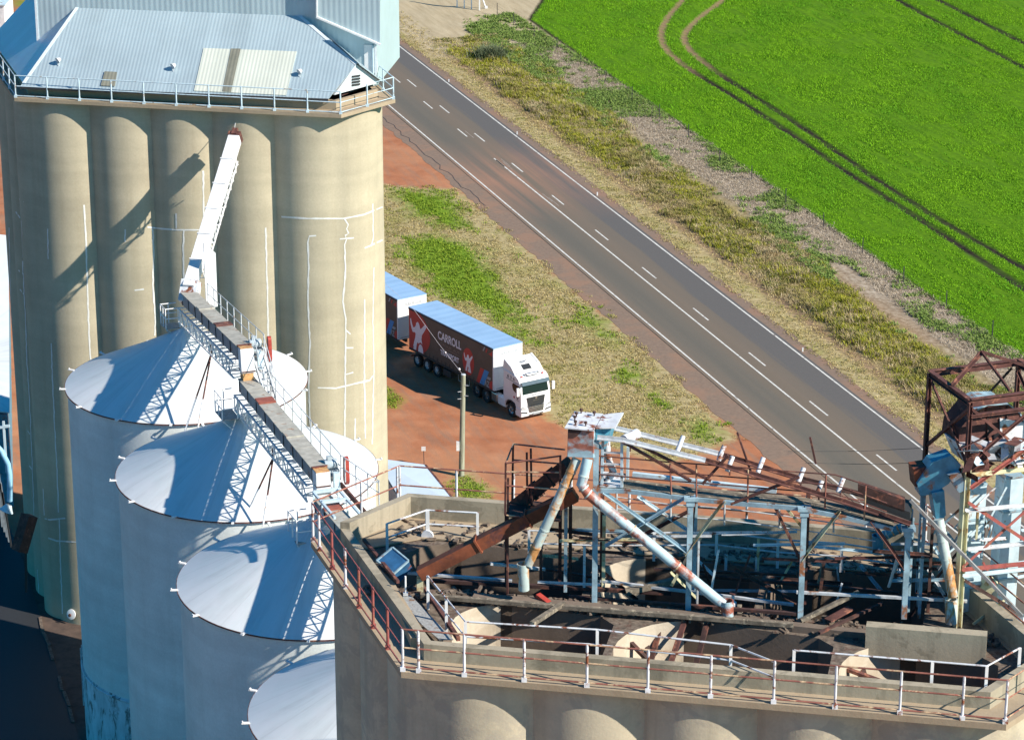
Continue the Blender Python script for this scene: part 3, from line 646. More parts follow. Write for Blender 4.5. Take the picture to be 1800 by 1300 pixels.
def sealant(mb, bvh, px, w=0.09, step=7):
    """a wobbling trowelled ribbon of sealant lying on the wall"""
    pts = []
    for (a, b) in zip(px[:-1], px[1:]):
        n = max(1, int(math.dist(a, b)/step))
        for i in range(n): pts.append((a[0]+(b[0]-a[0])*i/n+random.uniform(-.5, .5), a[1]+(b[1]-a[1])*i/n))
    pts.append(px[-1]); prev = None
    for q in pts:
        h = hit(bvh, *q)
        if h is None: prev = None; continue
        p, nr = h
        if prev is not None and (p-prev[0]).length < 1.2:
            d = (p-prev[0]); s_ = d.cross(nr)
            if s_.length > 1e-5:
                s_ = s_.normalized()*w*0.5*random.uniform(.75, 1.25); a0 = prev[2] if prev[2] is not None else (prev[0]-s_, prev[0]+s_)
                b0 = (p-s_, p+s_); mb.add([a0[0], a0[1], b0[1], b0[0]], [(0, 1, 2, 3)]); prev = (p, nr, b0); continue
        prev = (p, nr, None)

# ------------------------------------------------------------------ far block: silo house under an iron roof
FZ = 31.5
FO = at(25, 172, FZ); FL_ = 18.3
fhex = hexplan(FL_)
fb = thing('grain_silo_block', (FO.x, FO.y, 0), 'tall fluted concrete silo block in warm beige under a pale iron roof', 'silo')
wall = flutes(inset(fhex, 0.86), [5, 1, 3, 5, 1, 3], 0.60)
wm = MB(); wall_loop(wm, FO, wall, 0, FZ-0.2); fbvh = bvh_of(wm)
fw = wm.build('wall', 'wall_warm', fb, smooth=25)
sm = MB()
for px in ([(495, 381), (540, 384), (605, 384), (640, 377), (672, 364)], [(605, 384), (612, 395), (609, 402), (613, 410), (606, 414), (609, 420), (606, 430), (607, 480), (603, 530), (608, 560), (607, 650), (606, 760), (604, 790)],
           [(597, 420), (622, 418)], [(608, 580), (616, 587)], [(608, 611), (621, 611)], [(607, 658), (621, 654)], [(556, 414), (544, 415), (541, 426), (543, 470), (541, 520), (545, 600), (543, 670), (545, 740), (547, 760)],
           [(655, 358), (656, 420), (652, 433)], [(641, 436), (672, 422)], [(559, 681), (590, 682), (628, 673), (650, 668), (655, 660)], [(657, 470), (655, 560), (657, 660), (654, 780)], [(641, 526), (640, 640), (642, 770)], [(624, 735), (624, 760), (624, 785)],
           [(148, 360), (151, 420), (153, 480), (155, 540), (157, 600), (160, 640)], [(84, 402), (85, 455)], [(90, 603), (93, 680), (97, 760), (101, 840), (103, 900)], [(104, 910), (107, 1000), (110, 1078)],
           [(259, 399), (285, 402), (310, 404), (355, 404)], [(268, 402), (270, 440), (269, 500), (273, 560), (272, 590)], [(310, 375), (310, 402)], [(323, 405), (322, 440), (324, 500)], [(357, 300), (358, 345), (358, 400)], [(220, 403), (220, 425)], [(237, 510), (253, 508)],
           [(467, 400), (470, 520), (472, 600)], [(27, 345), (42, 355)], [(28, 372), (36, 383), (42, 386)], [(38, 388), (41, 480), (45, 560), (48, 640), (52, 700), (57, 820), (60, 905)], [(16, 400), (19, 520), (24, 660), (28, 760)], [(33, 475), (42, 482)], [(35, 508), (43, 518)], [(45, 750), (53, 763)], [(48, 812), (56, 824)],
           [(53, 900), (70, 909), (88, 913), (115, 910)], [(85, 945), (100, 950), (134, 952)], [(76, 858), (78, 905)], [(66, 1000), (70, 1070)], [(30, 825), (36, 835), (33, 845), (38, 850)], [(32, 860), (38, 862)]):
    sealant(sm, fbvh, px)
sm.build('crack_sealant', 'seal', fw)
sl_ = MB(); ring_slab(sl_, FO, fhex, inset(fhex, 1.15), FZ-0.2, FZ); sl_.build('walkway', 'slab', fb)
um = MB(); ring_slab(um, FO, inset(fhex, 0.85), inset(fhex, 1.1), FZ, FZ+0.5); um.build('kerb_wall', 'slab', fb)
base = [uvw(FO, *p, FZ) for p in inset(fhex, 0.09)]
order = [base[5], base[0], base[1], base[2], base[3]]
railing(fb, order, 1.22, 'pale_blue', 'pale_blue', even_posts(order, 1.78), (1.0, 0.52, 0.08), 0.03, 0.042)
# roof planes
ev_l, ev_r = at(37, 152, FZ+0.62), at(577, 174, FZ+0.62)
EA = (ev_r-ev_l); EA.z = 0; EA.normalize(); EB = Vector((-EA.y, EA.x, 0))
RS = R(38); rn_f = Vector((0, 0, 1))*math.cos(RS)-EB*math.sin(RS)
hl_b, hl_t = atplane(41, 147, ev_l, rn_f), atplane(145, 0, ev_l, rn_f)
hr_b, hr_t = atplane(626, 113, ev_l, rn_f), atplane(494, 0, ev_l, rn_f)
d_l = hl_t-hl_b; hl_T = hl_b+d_l*1.22; d_r = hr_t-hr_b; hr_T = hr_b+d_r*1.3
lev = Vector((-0.3256*math.cos(AU*0), 0.9455, 0)); lev = (uvw(FO, *fhex[5], 0)-uvw(FO, *fhex[0], 0)).normalized()
rn_l = d_l.cross(lev).normalized()
if rn_l.z < 0: rn_l = -rn_l
Ltop_back = hl_T+lev*8; Lbase_back = hl_b+lev*11
rf_ = MB(); p_front = [ev_l-EA*0.05, ev_r, hr_b, hr_T, hl_T]
rf_.prism(p_front, -rn_f*0.05); front = rf_.build('roof', 'roof', fb)
rl = MB(); rl.prism([hl_b, hl_T, Ltop_back, Lbase_back], -rn_l*0.05); rl.build('hip_roof', 'roof_left', fb)
rv = uvw(FO, *fhex[1], 0); rlev = Vector((-0.2, 1.0, 0)).normalized()
rn_r = d_r.cross(rlev).normalized(); rn_r = rn_r if rn_r.z > 0 else -rn_r
rr_ = MB(); rr_.prism([hr_b, hr_T, hr_T+rlev*9, hr_b+rlev*9], -rn_r*0.05); rr_.build('hip_roof', 'roof', fb)
cap = MB(); cap.beam(hl_b, hl_T, 0.16, 0.05, rn_f); cap2 = MB(); cap2.beam(hr_b, hr_T, 0.16, 0.05, rn_f); cap2.build('ridge_capping', 'flash', front)
gutter = MB(); gutter.beam(ev_l-EB*0.06-ZUP*.05, ev_r-EB*0.06-ZUP*.05, 0.14, 0.12); cap.build('ridge_capping', 'flash', front); gutter.build('gutter', 'dark', front)
def onroof(u, v, off=0.02): return atplane(u, v, ev_l+rn_f*off, rn_f)
ns = MB(); ns.prism([onroof(358, 85), onroof(522, 91), onroof(503, 168), onroof(341, 160)], rn_f*0.02); ns.build('new_roof_sheet', 'roof_new', front)
for px in ([(406, 86), (423, 86), (406, 162), (391, 161)], [(184, 126), (206, 127), (202, 152), (177, 151)]):
    q = MB(); q.prism([onroof(*p, 0.045) for p in px], rn_f*0.02); q.build('roof_light', 'roof_light', front)
for (u, v) in ((103, 116), (305, 126), (527, 136)):
    p = onroof(u, v, 0); q = MB(); q.tube([p, p+ZUP*0.28], 0.02, 6); q.lathe(p+ZUP*0.32+Vector((0, .05, 0)), [(0.0, -0.14), (0.09, -0.12), (0.16, 0.05), (0.17, 0.08), (0.15, 0.08), (0.0, 0.02)], 16, Vector((-.6, -.5, -0.35)))
    q.build('floodlight', 'galv', front)
# small louvred gable over the chamfer corner
g0, g1, g2 = at(596, 168, FZ+0.6), hr_b+ZUP*0.02, None
ch = (uvw(FO, *fhex[2], 0)-uvw(FO, *fhex[1], 0)).normalized(); gn = Vector((ch.y, -ch.x, 0))
gb0 = atplane(588, 167, hr_b, gn); gb1 = gb0+ch*3.6; gb1.z = gb0.z
gm = MB(); gm.prism([gb0, gb1, hr_b+gn*0.02], -gn*0.12); gw = gm.build('gable_wall', 'flash', fb)
lv = MB()
for k in range(4):
    a = atplane(619, 135+k*5, hr_b+gn*0.05, gn); c = atplane(633, 133+k*5, hr_b+gn*0.05, gn); lv.beam(a, c, 0.05, 0.09)
lv.build('louvre', 'dark', gw)
gr = MB(); gr.prism([hr_b+gn*0.25, gb1+gn*0.25, gb1-gn*1.9+ZUP*0.0, hr_b-gn*2.0+ZUP*1.2], ZUP*0.05); gr.build('gable_roof', 'roof', fb)
# headhouse rising behind the hips
HQ = atplane(66, 70, hl_b, rn_l)
hx = lambda u, v, off=0.0: atplane(u, v, HQ-EB*off, EB)
HR = hx(661, 60); Wd = (HR-HQ).dot(EA)
def hh_box(x0, x1, y0, y1, z0, z1):
    q = MB(); P_ = [HQ+EA*x0+EB*y0, HQ+EA*x1+EB*y0, HQ+EA*x1+EB*y1, HQ+EA*x0+EB*y1]
    for p in P_: p.z = z0
    q.prism(P_, ZUP*(z1-z0)); return q
hw = hh_box(0, Wd, 0, 6.5, FZ+0.3, FZ+15).build('headhouse_wall', 'cladding', fb)
for x in (0.03, Wd-0.03):
    ct = MB(); ct.beam(Vector((*(HQ+EA*x-EB*0.04).xy, FZ+.5)), Vector((*(HQ+EA*x-EB*0.04).xy, FZ+15)), 0.12, 0.08); ct.build('corner_flashing', 'flash', hw)
dp = MB(); a = hx(655, 80, .1); dp.tube([a, Vector((a.x, a.y, FZ+0.3))], 0.05, 8); dp.build('downpipe', 'pale_blue', hw)
# projecting upper bay with a sloping sill and white gutter
bay = MB(); bay.prism([hx(556, 29, .55), hx(668, 78, .55), hx(668, -120, .55), hx(556, -120, .55)], EB*0.55); by = bay.build('upper_bay', 'cladding', fb)
bs = MB(); bs.beam(hx(556, 30, .6), hx(669, 79, .6), 0.12, 0.1); bs.beam(hx(557, 30, .6), hx(557, -120, .6), 0.08, 0.08); bs.build('bay_trim', 'white', by)
pw = MB(); pw.prism([hx(640, 79, .06), hx(661, 80, .06), hx(664, 128, .06), hx(641, 131, .06)], EB*0.05); pw.build('wall_panel', 'white', hw)
# loose items on the walkway
lr = thing('folded_ladder', at(536, 170, FZ), 'orange and white folded ladder left on the silo walkway below the roof', 'ladder')
q = MB()
for du in (0, 8): q.tube([at(531+du, 178, FZ+0.02), at(533+du, 160, FZ+0.45)], 0.025, 6)
for k in range(3): q.tube([at(531.5, 176-k*6, FZ+.1+k*.14), at(540, 176-k*6, FZ+.1+k*.14)], 0.02, 6)
q.build('ladder_frame', 'rust_orange', lr)
ba = thing('walkway_batten', at(555, 180, FZ), 'pair of dark steel battens lying across the beige silo walkway corner', 'batten')
q = MB(); q.beam(at(546, 174, FZ+.3), at(566, 187, FZ+.06), 0.07); q.beam(at(600, 168, FZ+.5), at(640, 152, FZ+.5), 0.06); q.build('batten', 'dark_rust', ba)

# ------------------------------------------------------------------ near block: roofless, derelict
NZ_ = 33.0
NO = at(705, 1180, NZ_); NL = 17.95
nhex = hexplan(NL, 10.3, 4.3)
nb_ = thing('derelict_silo', (NO.x, NO.y, 0), 'roofless derelict concrete silo block with rusty railings and open cells', 'silo')
def N(u, v, w):
    n = Vector((-math.sin(AU), math.cos(AU), 0)); return atplane(u, v, NO+n*w, n)
def NZp(u, v, z=NZ_): return at(u, v, z)
def L3(u, w, z): return uvw(NO, u, w, z)
nwall = flutes(inset(nhex, 0.86), [5, 1, 3, 5, 1, 3], 0.60)
wm = MB(); wall_loop(wm, NO, nwall, 0, NZ_-0.2); nbvh = bvh_of(wm); nw_ = wm.build('wall', 'wall_grey', nb_, smooth=25)
q = MB(); ring_slab(q, NO, nhex, inset(nhex, 1.3), NZ_-0.2, NZ_); q.build('walkway', 'slab', nb_)
up_o, up_i = inset(nhex, 0.88), inset(nhex, 1.16)
q = MB()
for i in range(6):                                          # kerb wall: low at the front, taller round the back
    j = (i+1) % 6; h = 0.55 if i in (0, 1, 5) else 0.78
    a, b_, c, d = up_o[i], up_o[j], up_i[j], up_i[i]
    q.prism([L3(*a, NZ_), L3(*b_, NZ_), L3(*c, NZ_), L3(*d, NZ_)], ZUP*h)
q.build('kerb_wall', 'upstand', nb_)
# cells: two rows of open rounded bins under a top plate
def cell(u0, u1, w0, w1, r=1.7, n=7):
    out = []
    for (cx, cy, a0) in ((u1-r, w0+r, -90), (u1-r, w1-r, 0), (u0+r, w1-r, 90), (u0+r, w0+r, 180)):
        for k in range(n+1):
            a = R(a0+90*k/n); out.append((cx+r*math.cos(a), cy+r*math.sin(a)))
    return out
inner = inset(nhex, 1.16)
def bay(u0, u1, w0, wl, wr, r=1.3, n=7):
    out = [(u0, w0), (u1, w0), (u1, wr-.5), (u1-.5, wr)]
    for k in range(n+1): a = R(90+90*k/n); out.append((u0+r+r*math.cos(a), wl-r+r*math.sin(a)))
    return out
fr = [bay(0.75, 5.75, 1.2, 5.35, 5.0, 1.6), bay(6.0, 12.6, 1.2, 5.25, 4.75, 2.4), bay(12.9, 17.6, 1.2, 4.9, 4.35, 2.2)]
def shear(c, k): return c
bk = [bay(-1.9, 4.4, 6.0, 9.7, 9.6, 1.7), bay(4.65, 9.9, 6.0, 9.75, 9.7, 1.7), bay(10.15, 15.2, 6.0, 9.85, 9.8, 1.7)]
lf = [[(-1.9, 4.6), (-0.15, 1.6), (0.6, 1.6), (0.6, 5.0), (-1.4, 5.35)]]
holes = fr+bk
q = MB(); plate_with_holes(q, NO, inner, holes, NZ_-0.02)
q.build('cell_tops', 'debris', nb_)
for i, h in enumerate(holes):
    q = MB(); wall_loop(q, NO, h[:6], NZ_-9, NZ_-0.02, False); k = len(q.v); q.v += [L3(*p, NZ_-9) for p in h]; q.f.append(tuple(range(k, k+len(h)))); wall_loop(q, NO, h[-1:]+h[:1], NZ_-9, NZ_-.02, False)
    cl = q.build('cell', 'cell', nb_); q = MB(); wall_loop(q, NO, h[4:], NZ_-9, NZ_-0.02, False); q.build('curved_wall', 'cell' if i in (3, 5) else 'cell_lit', cl, smooth=40)
for (u0, w0, z0, u1, w1, z1, mt) in ((6.4, 5.3, .1, 7.6, 3.2, -2.6, 'dark_rust'), (7.2, 5.3, .1, 6.6, 3.0, -2.8, 'dark_rust'), (7.9, 5.2, .05, 7.2, 2.4, -2.4, 'rust'), (6.1, 4.2, -.2, 8.6, 3.4, -2.2, 'dark_rust'), (8.6, 5.2, .05, 8.0, 2.6, -2.9, 'dark_rust'), (13.2, 4.9, 0, 14.2, 2.8, -2.2, 'dark_rust'), (13.0, 3.6, -.4, 15.0, 3.4, -.9, 'rust')):
    q = MB(); q.beam(L3(u0, w0, NZ_+z0), L3(u1, w1, NZ_+z1), .16, .1); q.build('shadow_bar', mt, nb_)  # bars added to throw shadow stripes over the curved walls
# raised beam on the right half of the middle wall, and broken lip pieces
q = MB(); a, b_ = NZp(1527, 1118), NZp(1745, 1140)
q.prism([L3(13.55, 4.35, NZ_-0.3), L3(17.2, 4.35, NZ_-0.3), L3(17.2, 4.75, NZ_-0.3), L3(13.55, 4.75, NZ_-0.3)], ZUP*1.0); q.build('cross_beam', 'upstand', nb_)
q = MB(); q.prism([L3(1.1, 5.25, NZ_-0.02), L3(8.2, 5.2, NZ_-0.02), L3(13.5, 4.9, NZ_-0.02), L3(13.5, 5.2, NZ_-0.02), L3(8.2, 5.5, NZ_-0.02), L3(1.1, 5.55, NZ_-0.02)], ZUP*0.22); q.build('wall_lip', 'cell', nb_)
# inner walkways: rubble-strewn behind, steel grating on the left
q = MB(); q.prism([L3(*p, NZ_+0.004) for p in (inner[5], inner[4], (inner[4][0]+1.0, 9.75), (-1.6, 9.75), (-3.2, 8.6))], ZUP*0.05); q.prism([L3(*p, NZ_+0.008) for p in ((-2.3, 9.8), (15.2, 9.95), (15.2, 11.3), (-1.6, 11.3))], ZUP*0.05)
q.build('back_walkway', 'slab', nb_)
gp = [NZp(688, 1068), NZp(722, 1062), NZp(797, 1140), NZp(772, 1140)]
q = MB(); q.prism([p+ZUP*0.30 for p in gp], ZUP*0.03)
q.build('grating', 'grating', nb_)
q = MB(); q.beam(NZp(748, 1050)+ZUP*.3, NZp(806, 1138)+ZUP*.3, 0.12, 0.14); q.beam(NZp(640, 975)+ZUP*.55, NZp(700, 1050)+ZUP*.55, 0.1, 0.1); q.build('edge_angle', 'rust', nb_)
q = MB(); q.prism([NZp(668, 1020)+ZUP*.1, NZp(694, 1046)+ZUP*.1, NZp(752, 1142)+ZUP*.1, NZp(722, 1142)+ZUP*.1], ZUP*0.32); q.build('ledge', 'slab', nb_)
# outer railing of front and left, rust red turning white
hb = [L3(*p, NZ_) for p in inset(nhex, 0.07)]
fpx = [705, 735, 815, 920, 1030, 1137, 1247, 1358, 1466, 1580, 1690, 1778]
fr_len = (hb[1]-hb[0]).length
posts = [(0, min(1, max(0, ((NZp(u, 1180+ (u-705)*.094)-hb[0]).dot((hb[1]-hb[0]).normalized()))/fr_len))) for u in fpx]
railing(nb_, hb[0:3]+[hb[3]], 1.38, 'rust_rail', 'white_rusty', posts+[(1, .5), (1, .95)], (1.0, 0.56, 0.10), 0.028, 0.042)
lp = [hb[0], hb[5]]
railing(nb_, lp, 1.38, 'red_rail', ['red_rail', 'red_rail', 'red_rail', 'white_rusty', 'red_rail', 'white_rusty'], [(0, k/6.5) for k in range(1, 7)], (1.0, 0.56, 0.10), 0.028, 0.045)
# back railing outside the parapet
bp = [hb[5], hb[4], hb[3]]
railing(nb_, bp, 1.42, 'rust_rail', 'white_rusty', [(0, 0.0), (0, 0.55), (0, 0.97)]+[(1, k/9) for k in range(10)], (1.0, 0.5), 0.028, 0.042)
def rail_px(pts, mat, pm, hs=(0,), posts=None, r=0.03, z=NZ_, w=None, name='railing', hp=1.1):
    """railing whose top line is sighted on a level plane"""
    top = [at(u, v, z+hp) for u, v in pts]; q = MB(); 
    for k in hs: q.tube([p-ZUP*k for p in top], r, 6)
    ro = q.build(name, mat, nb_)
    for (sg, t_) in posts or []:
        p = lerp(top[sg], top[sg+1], t_); q = MB(); q.beam(p, p-ZUP*hp, 0.09, 0.06); q.build('post', pm, ro)
    return ro
rail_px([(752, 1012), (818, 1092), (1050, 1106), (1285, 1133), (1362, 1163)], 'white_rusty', 'white', (0, 0.5), [(0, 0), (0, .5), (1, 0), (2, 0), (3, 0)], hp=1.15)
rail_px([(1396, 1142), (1735, 1170), (1793, 1138)], 'white_rusty', 'white', (0,), [(0, 0), (0, .72), (0, 1), (1, 1)], hp=1.15)
rail_px([(680, 920), (750, 896), (842, 901)], 'white_rusty', 'white', (0, .5), [(0, 0), (1, 0), (1, .97)], hp=1.0)
rail_px([(930, 932), (1045, 936), (1150, 936), (1260, 935), (1368, 948), (1480, 955), (1582, 970), (1584, 1000)], 'galv', 'white', (0, .45), [(0, 0), (1, 0), (2, 0), (3, 0), (4, 0), (5, 0), (6, 0)], hp=1.0)

# ================================================================== FOUR WHITE BINS WITH CONE ROOFS
SR, SZ, SA = 6.08, 20.0, 22.85
bins = [Vector((-16.73, 137.1, 0)), Vector((-12.55, 124.9, 0)), Vector((-8.30, 112.6, 0)), Vector((-4.15, 100.25, 0))]
bin_lbl = ['white cone-roofed concrete bin nearest the tall beige silo block', 'white cone-roofed bin second from the tall beige block, between two others',
           'white cone-roofed bin partly cut off by the derelict silo corner', 'white cone-roofed bin at the bottom edge, only its rim showing beside the derelict silo']
b0 = thing('grain_bin', bins[0], bin_lbl[0], 'grain bin', 'white cone-roofed grain bins in a row')
q = MB(); q.lathe(bins[0], [(SR, 0), (SR, SZ)], 72); bw = q.build('wall', 'silo_wall', b0, smooth=40)
q = MB(); q.lathe(bins[0], [(SR+0.05, 0), (SR+0.05, 4.3), (SR, 4.42)], 72); q.lathe(bins[0], [(SR+.07, 4.2), (SR+.12, 4.25), (SR+.12, 4.32), (SR+.07, 4.36)], 72)
ringb = q.build('base_ring', paint('stained_base_paint', (0.60, 0.68, 0.72), 0.6, 0.15, 1.2, 0.3, (0.16, 0.18, 0.18), 1.3, stretch=(1.5, 1.5, 0.6)), b0, smooth=40)
q = MB(); q.lathe(bins[0], [(SR-.05, SZ-0.22), (SR+0.07, SZ-0.16), (SR+0.12, SZ-0.06), (SR+0.12, SZ-0.02), (SR*0.5, SZ+(SA-SZ)*0.5-.02), (0.25, SA-.06), (0.0, SA)], 72)
cone = q.build('roof', 'silo_cone', b0, smooth=20)
q = MB(); q.lathe(bins[0], [(SR+0.08, SZ-0.10), (SR+0.15, SZ-0.08), (SR+0.15, SZ-0.03), (SR+.1, SZ-.02)], 72); q.build('rim', 'rust', cone)
for k in range(14):
    a = R(12+360*k/14); d = Vector((math.cos(a), math.sin(a), 0)); q = MB(); p = bins[0]+d*(SR+0.10)+ZUP*(SZ+0.0)
    q.beam(p, p+d*0.32+ZUP*0.02, 0.12, 0.05); q.beam(p+d*.27, p+d*.27+ZUP*0.09, 0.12, 0.05, d); q.build('lug', 'white', cone)
for i in (1, 2, 3): copy_thing(b0, bins[i], None, bin_lbl[i])
# ladder fixed to the foot of the first bin
la = thing('wall_ladder', at(133, 1200, 3), 'short pale steel ladder fixed to the foot of the blue shaded bin', 'ladder'); q = MB()
bx = bins[0]+Vector((-SR-.25, 0.6, 0))
for dy in (-.2, .2): q.tube([bx+Vector((0, dy, 1.2)), bx+Vector((0, dy, 4.6))], 0.03, 6)
for k in range(9): q.tube([bx+Vector((0, -.2, 1.5+k*.34)), bx+Vector((0, .2, 1.5+k*.34))], 0.02, 5)
q.build('ladder_frame', 'galv', la)

# ================================================================== CONVEYORS OVER THE BINS
CD = Vector((0.323, -0.946, 0)).normalized(); CN = Vector((CD.y*-1, CD.x, 0))*-1      # CN: to the right of travel towards the camera side
CN = Vector((0.946, 0.323, 0))
def conveyor(start, end, label, plates, group='trough conveyors over the bins', rail=True, legs=()):
    t_ = thing('trough_conveyor', start, label, 'conveyor', group)
    d = (end-start); Lc = d.length; d.normalize(); up = CN.cross(d)*-1
    if up.z < 0: up = -up
    W_, Hh = 0.64, 0.64
    P_ = lambda s, x, y: start+d*s+CN*x+up*y            # x across (0 = left edge), y up (0 = trough bottom)
    q = MB(); q.prism([P_(0, 0, 0), P_(0, W_, 0), P_(0, W_, Hh), P_(0, 0, Hh)], d*Lc); tr = q.build('trough', 'trough', t_)
    n = int(Lc/1.55)
    for k in range(n+1):
        q = MB(); s = k*Lc/n; q.beam(P_(s, -0.012, -.0), P_(s, -0.012, Hh), 0.05, 0.03, d); q.build('flange', 'dark', tr)
    s = 0.0; k = 0
    while s < Lc-0.2:
        e = min(Lc, s+2.6); q = MB(); q.prism([P_(s+.02, -0.08, Hh+.005), P_(s+.02, W_+0.08, Hh+.005), P_(s+.02, W_+0.08, Hh+.05), P_(s+.02, -0.08, Hh+.05)], d*(e-s-.04))
        q.build('cover', 'grey_cover', t_); s = e; k += 1
    for (s, mt) in plates:
        q = MB(); q.prism([P_(s, -0.09, Hh+.056), P_(s, W_+.09, Hh+.056), P_(s, W_+.09, Hh+.12), P_(s, -0.09, Hh+.12)], d*0.75); q.build('hatch', mt, t_)
    # lattice girder below
    q = MB(); dep = 0.85; x0, x1 = -0.28, W_+0.55
    for (x, y) in ((x0, -.12), (x1, -.12), (x0, -dep), (x1, -dep)): q.beam(P_(0, x, y), P_(Lc, x, y), 0.075, 0.075)
    m_ = int(Lc/0.8)
    for k in range(m_):
        a, b_ = k*Lc/m_, (k+1)*Lc/m_; f = k % 2
        for x in (x0, x1):
            q.beam(P_(a, x, -.12 if f else -dep), P_(b_, x, -dep if f else -.12), 0.045); q.beam(P_(a, x, -.12), P_(a, x, -dep), 0.045)
        q.beam(P_(a, x0 if f else x1, -dep), P_(b_, x1 if f else x0, -dep), 0.045); q.beam(P_(a, x0, -.12), P_(a, x1, -.12), 0.05); q.beam(P_(a, x0, -dep), P_(a, x1, -dep), 0.045)
        q.beam(P_(a, x1 if f else x0, -.12), P_(b_, x0 if f else x1, -.12), 0.04)
    q.build('lattice_girder', 'white', t_)
    # catwalk on the right with a two-rail handrail
    q = MB(); q.prism([P_(0.3, W_+.08, -.06), P_(0.3, W_+.62, -.06), P_(0.3, W_+.62, -.01), P_(0.3, W_+.08, -.01)], d*(Lc-.3)); q.build('catwalk', 'grating', t_)
    if rail:
        bs_ = [P_(0.4, W_+.62, 0), P_(Lc*.5, W_+.62, 0), P_(Lc, W_+.62, 0)]
        railing(t_, bs_, 1.12, 'galv', 'galv', even_posts(bs_, 1.7), (1.0, .5), 0.022, 0.03, foot=False)
    return t_, P_, Lc, d, up
def drive(P_, Lc, group, lab1):
    """head box, motor, red pulley guard at the upper end"""
    h = thing('drive_head', P_(Lc, 0, 0), lab1, 'conveyor drive', group)
    q = MB(); e = 0.02
    q.prism([P_(Lc+e, -.02, -.55), P_(Lc+e, .62, -.55), P_(Lc+e, .62, .62), P_(Lc+e, -.02, .62)], (P_(Lc+.62, 0, 0)-P_(Lc, 0, 0))); hb_ = q.build('head_box', 'white', h, bevel=0.02)
    q = MB(); q.prism([P_(Lc+.03, .0, .63), P_(Lc+.03, .6, .63), P_(Lc+.6, .6, .63), P_(Lc+.6, 0, .63)], ZUP*.03); q.build('head_lid', 'yellow_box', hb_)
    q = MB(); q.beam(P_(Lc+.0, -.03, .66), P_(Lc+.0, .66, .66), 0.12, .1); q.build('lid_edge', 'rust', hb_)
    q = MB(); c = P_(Lc-.35, .95, .62); q.lathe(c-CN*.32, [(0, 0), (.2, 0), (.22, .05), (.22, .5), (.2, .56), (.12, .6), (0, .62)], 16, CN); q.beam(c-ZUP*.3-CN*.3, c-ZUP*.3+CN*.3, .4, .1); q.beam(c+ZUP*.2-CN*.1, c+ZUP*.36-CN*.1, .2, .2, CN)
    q.build('motor', 'motor', h, smooth=40)
    q = MB(); c2 = P_(Lc-.1, 1.45, .35)
    pr = []
    for k in range(13): a = math.pi*k/12; pr.append(c2+ZUP*(.42+.2*math.sin(a))+ (P_(1, 0, 0)-P_(0, 0, 0))*(.2*math.cos(a)))
    for k in range(13): a = math.pi+math.pi*k/12; pr.append(c2+ZUP*(-.42+.26*math.sin(a))+(P_(1, 0, 0)-P_(0, 0, 0))*(.26*math.cos(a)))
    q.prism(pr, CN*.16); q.build('pulley_guard', 'red_paint', h)
    q = MB(); q.beam(P_(Lc+.2, 1.0, -.5), P_(Lc+.2, 1.0, .4), .25, .25, CN); q.build('gear_box', 'pale_blue', h)
    return h
c1, P1, L1, d1, u1 = conveyor(Vector((-16.95, 138.6, 23.55)), Vector((-12.85, 125.6, 25.3)), 'grey covered trough conveyor climbing over the bin nearest the tall block', [(4.2, 'grey_cover'), (8.5, 'rust')])
drive(P1, L1, 'conveyor drive heads', 'white drive head with red belt guard between the first two bins')
c2, P2, L2, d2, u2 = conveyor(Vector((-12.82, 125.4, 23.75)), Vector((-8.57, 113.2, 24.2)), 'grey covered trough conveyor with red hatch over the second bin', [(3.3, 'red_plate'), (8.2, 'grey_cover')])
drive(P2, L2, 'conveyor drive heads', 'white drive head with red belt guard next to the derelict silo corner')
c3, P3, L3_, d3, u3 = conveyor(Vector((-8.45, 112.6, 23.05)), Vector((-4.3, 100.6, 23.9)), 'grey trough conveyor running down behind the derelict silo parapet', [(1.2, 'red_plate')], rail=False)
# transfer chutes between the conveyors
for (Pa, La, Pb, lab) in ((P1, L1, P2, 'yellow and rust transfer box feeding the second conveyor'), (P2, L2, P3, 'rusty transfer box under the second drive head')):
    x = thing('transfer_box', Pb(.3, .3, .6), lab, 'transfer box', 'conveyor transfer boxes'); top = Pa(La+.32, .3, -.55); q = MB()
    z0 = Pb(.5, .3, .62).z; q.prism([Vector((top.x, top.y, z0))+CD*a+CN*b_ for a, b_ in ((-.28, -.26), (.28, -.26), (.28, .26), (-.28, .26))], ZUP*(top.z-z0)); q.build('box', 'yellow_box', x, bevel=.02)
    q = MB(); q.prism([Vector((top.x, top.y, z0+.5))+CD*a+CN*b_ for a, b_ in ((-.34, -.32), (.34, -.32), (.34, .32), (-.34, .32))], ZUP*.05); q.build('flange', 'rust', x)
# access platform and posts at each transfer, ladders, prop legs
def platform(P_, lab, side=-1):
    x = thing('access_platform', P_(0, -1, -.5), lab, 'platform', 'access platforms beside the conveyors'); q = MB()
    a = [P_(-.3, -1.15, -.95), P_(1.1, -1.15, -.95), P_(1.1, -.33, -.95), P_(-.3, -.33, -.95)]; q.prism(a, ZUP*.05); fl = q.build('floor', 'grating', x)
    rp = [a[3]+ZUP*.05, a[0]+ZUP*.05, a[1]+ZUP*.05, a[2]+ZUP*.05]; railing(x, rp, 1.05, 'white', 'white', [(0, .5), (1, 0), (1, .5), (2, 0), (2, .9)], (1, .5), .028, .03, foot=False)
    for p in (a[0], a[1]): q = MB(); q.beam(p, Vector((*(p+CN*.9).xy, p.z-.9)), .05); q.build('bracket', 'galv', x)
    return x
platform(P1, 'white railed access platform at the foot of the white spout')
platform(P2, 'white railed access platform beside the yellow transfer box')
platform(P3, 'white railed access platform at the derelict silo corner')
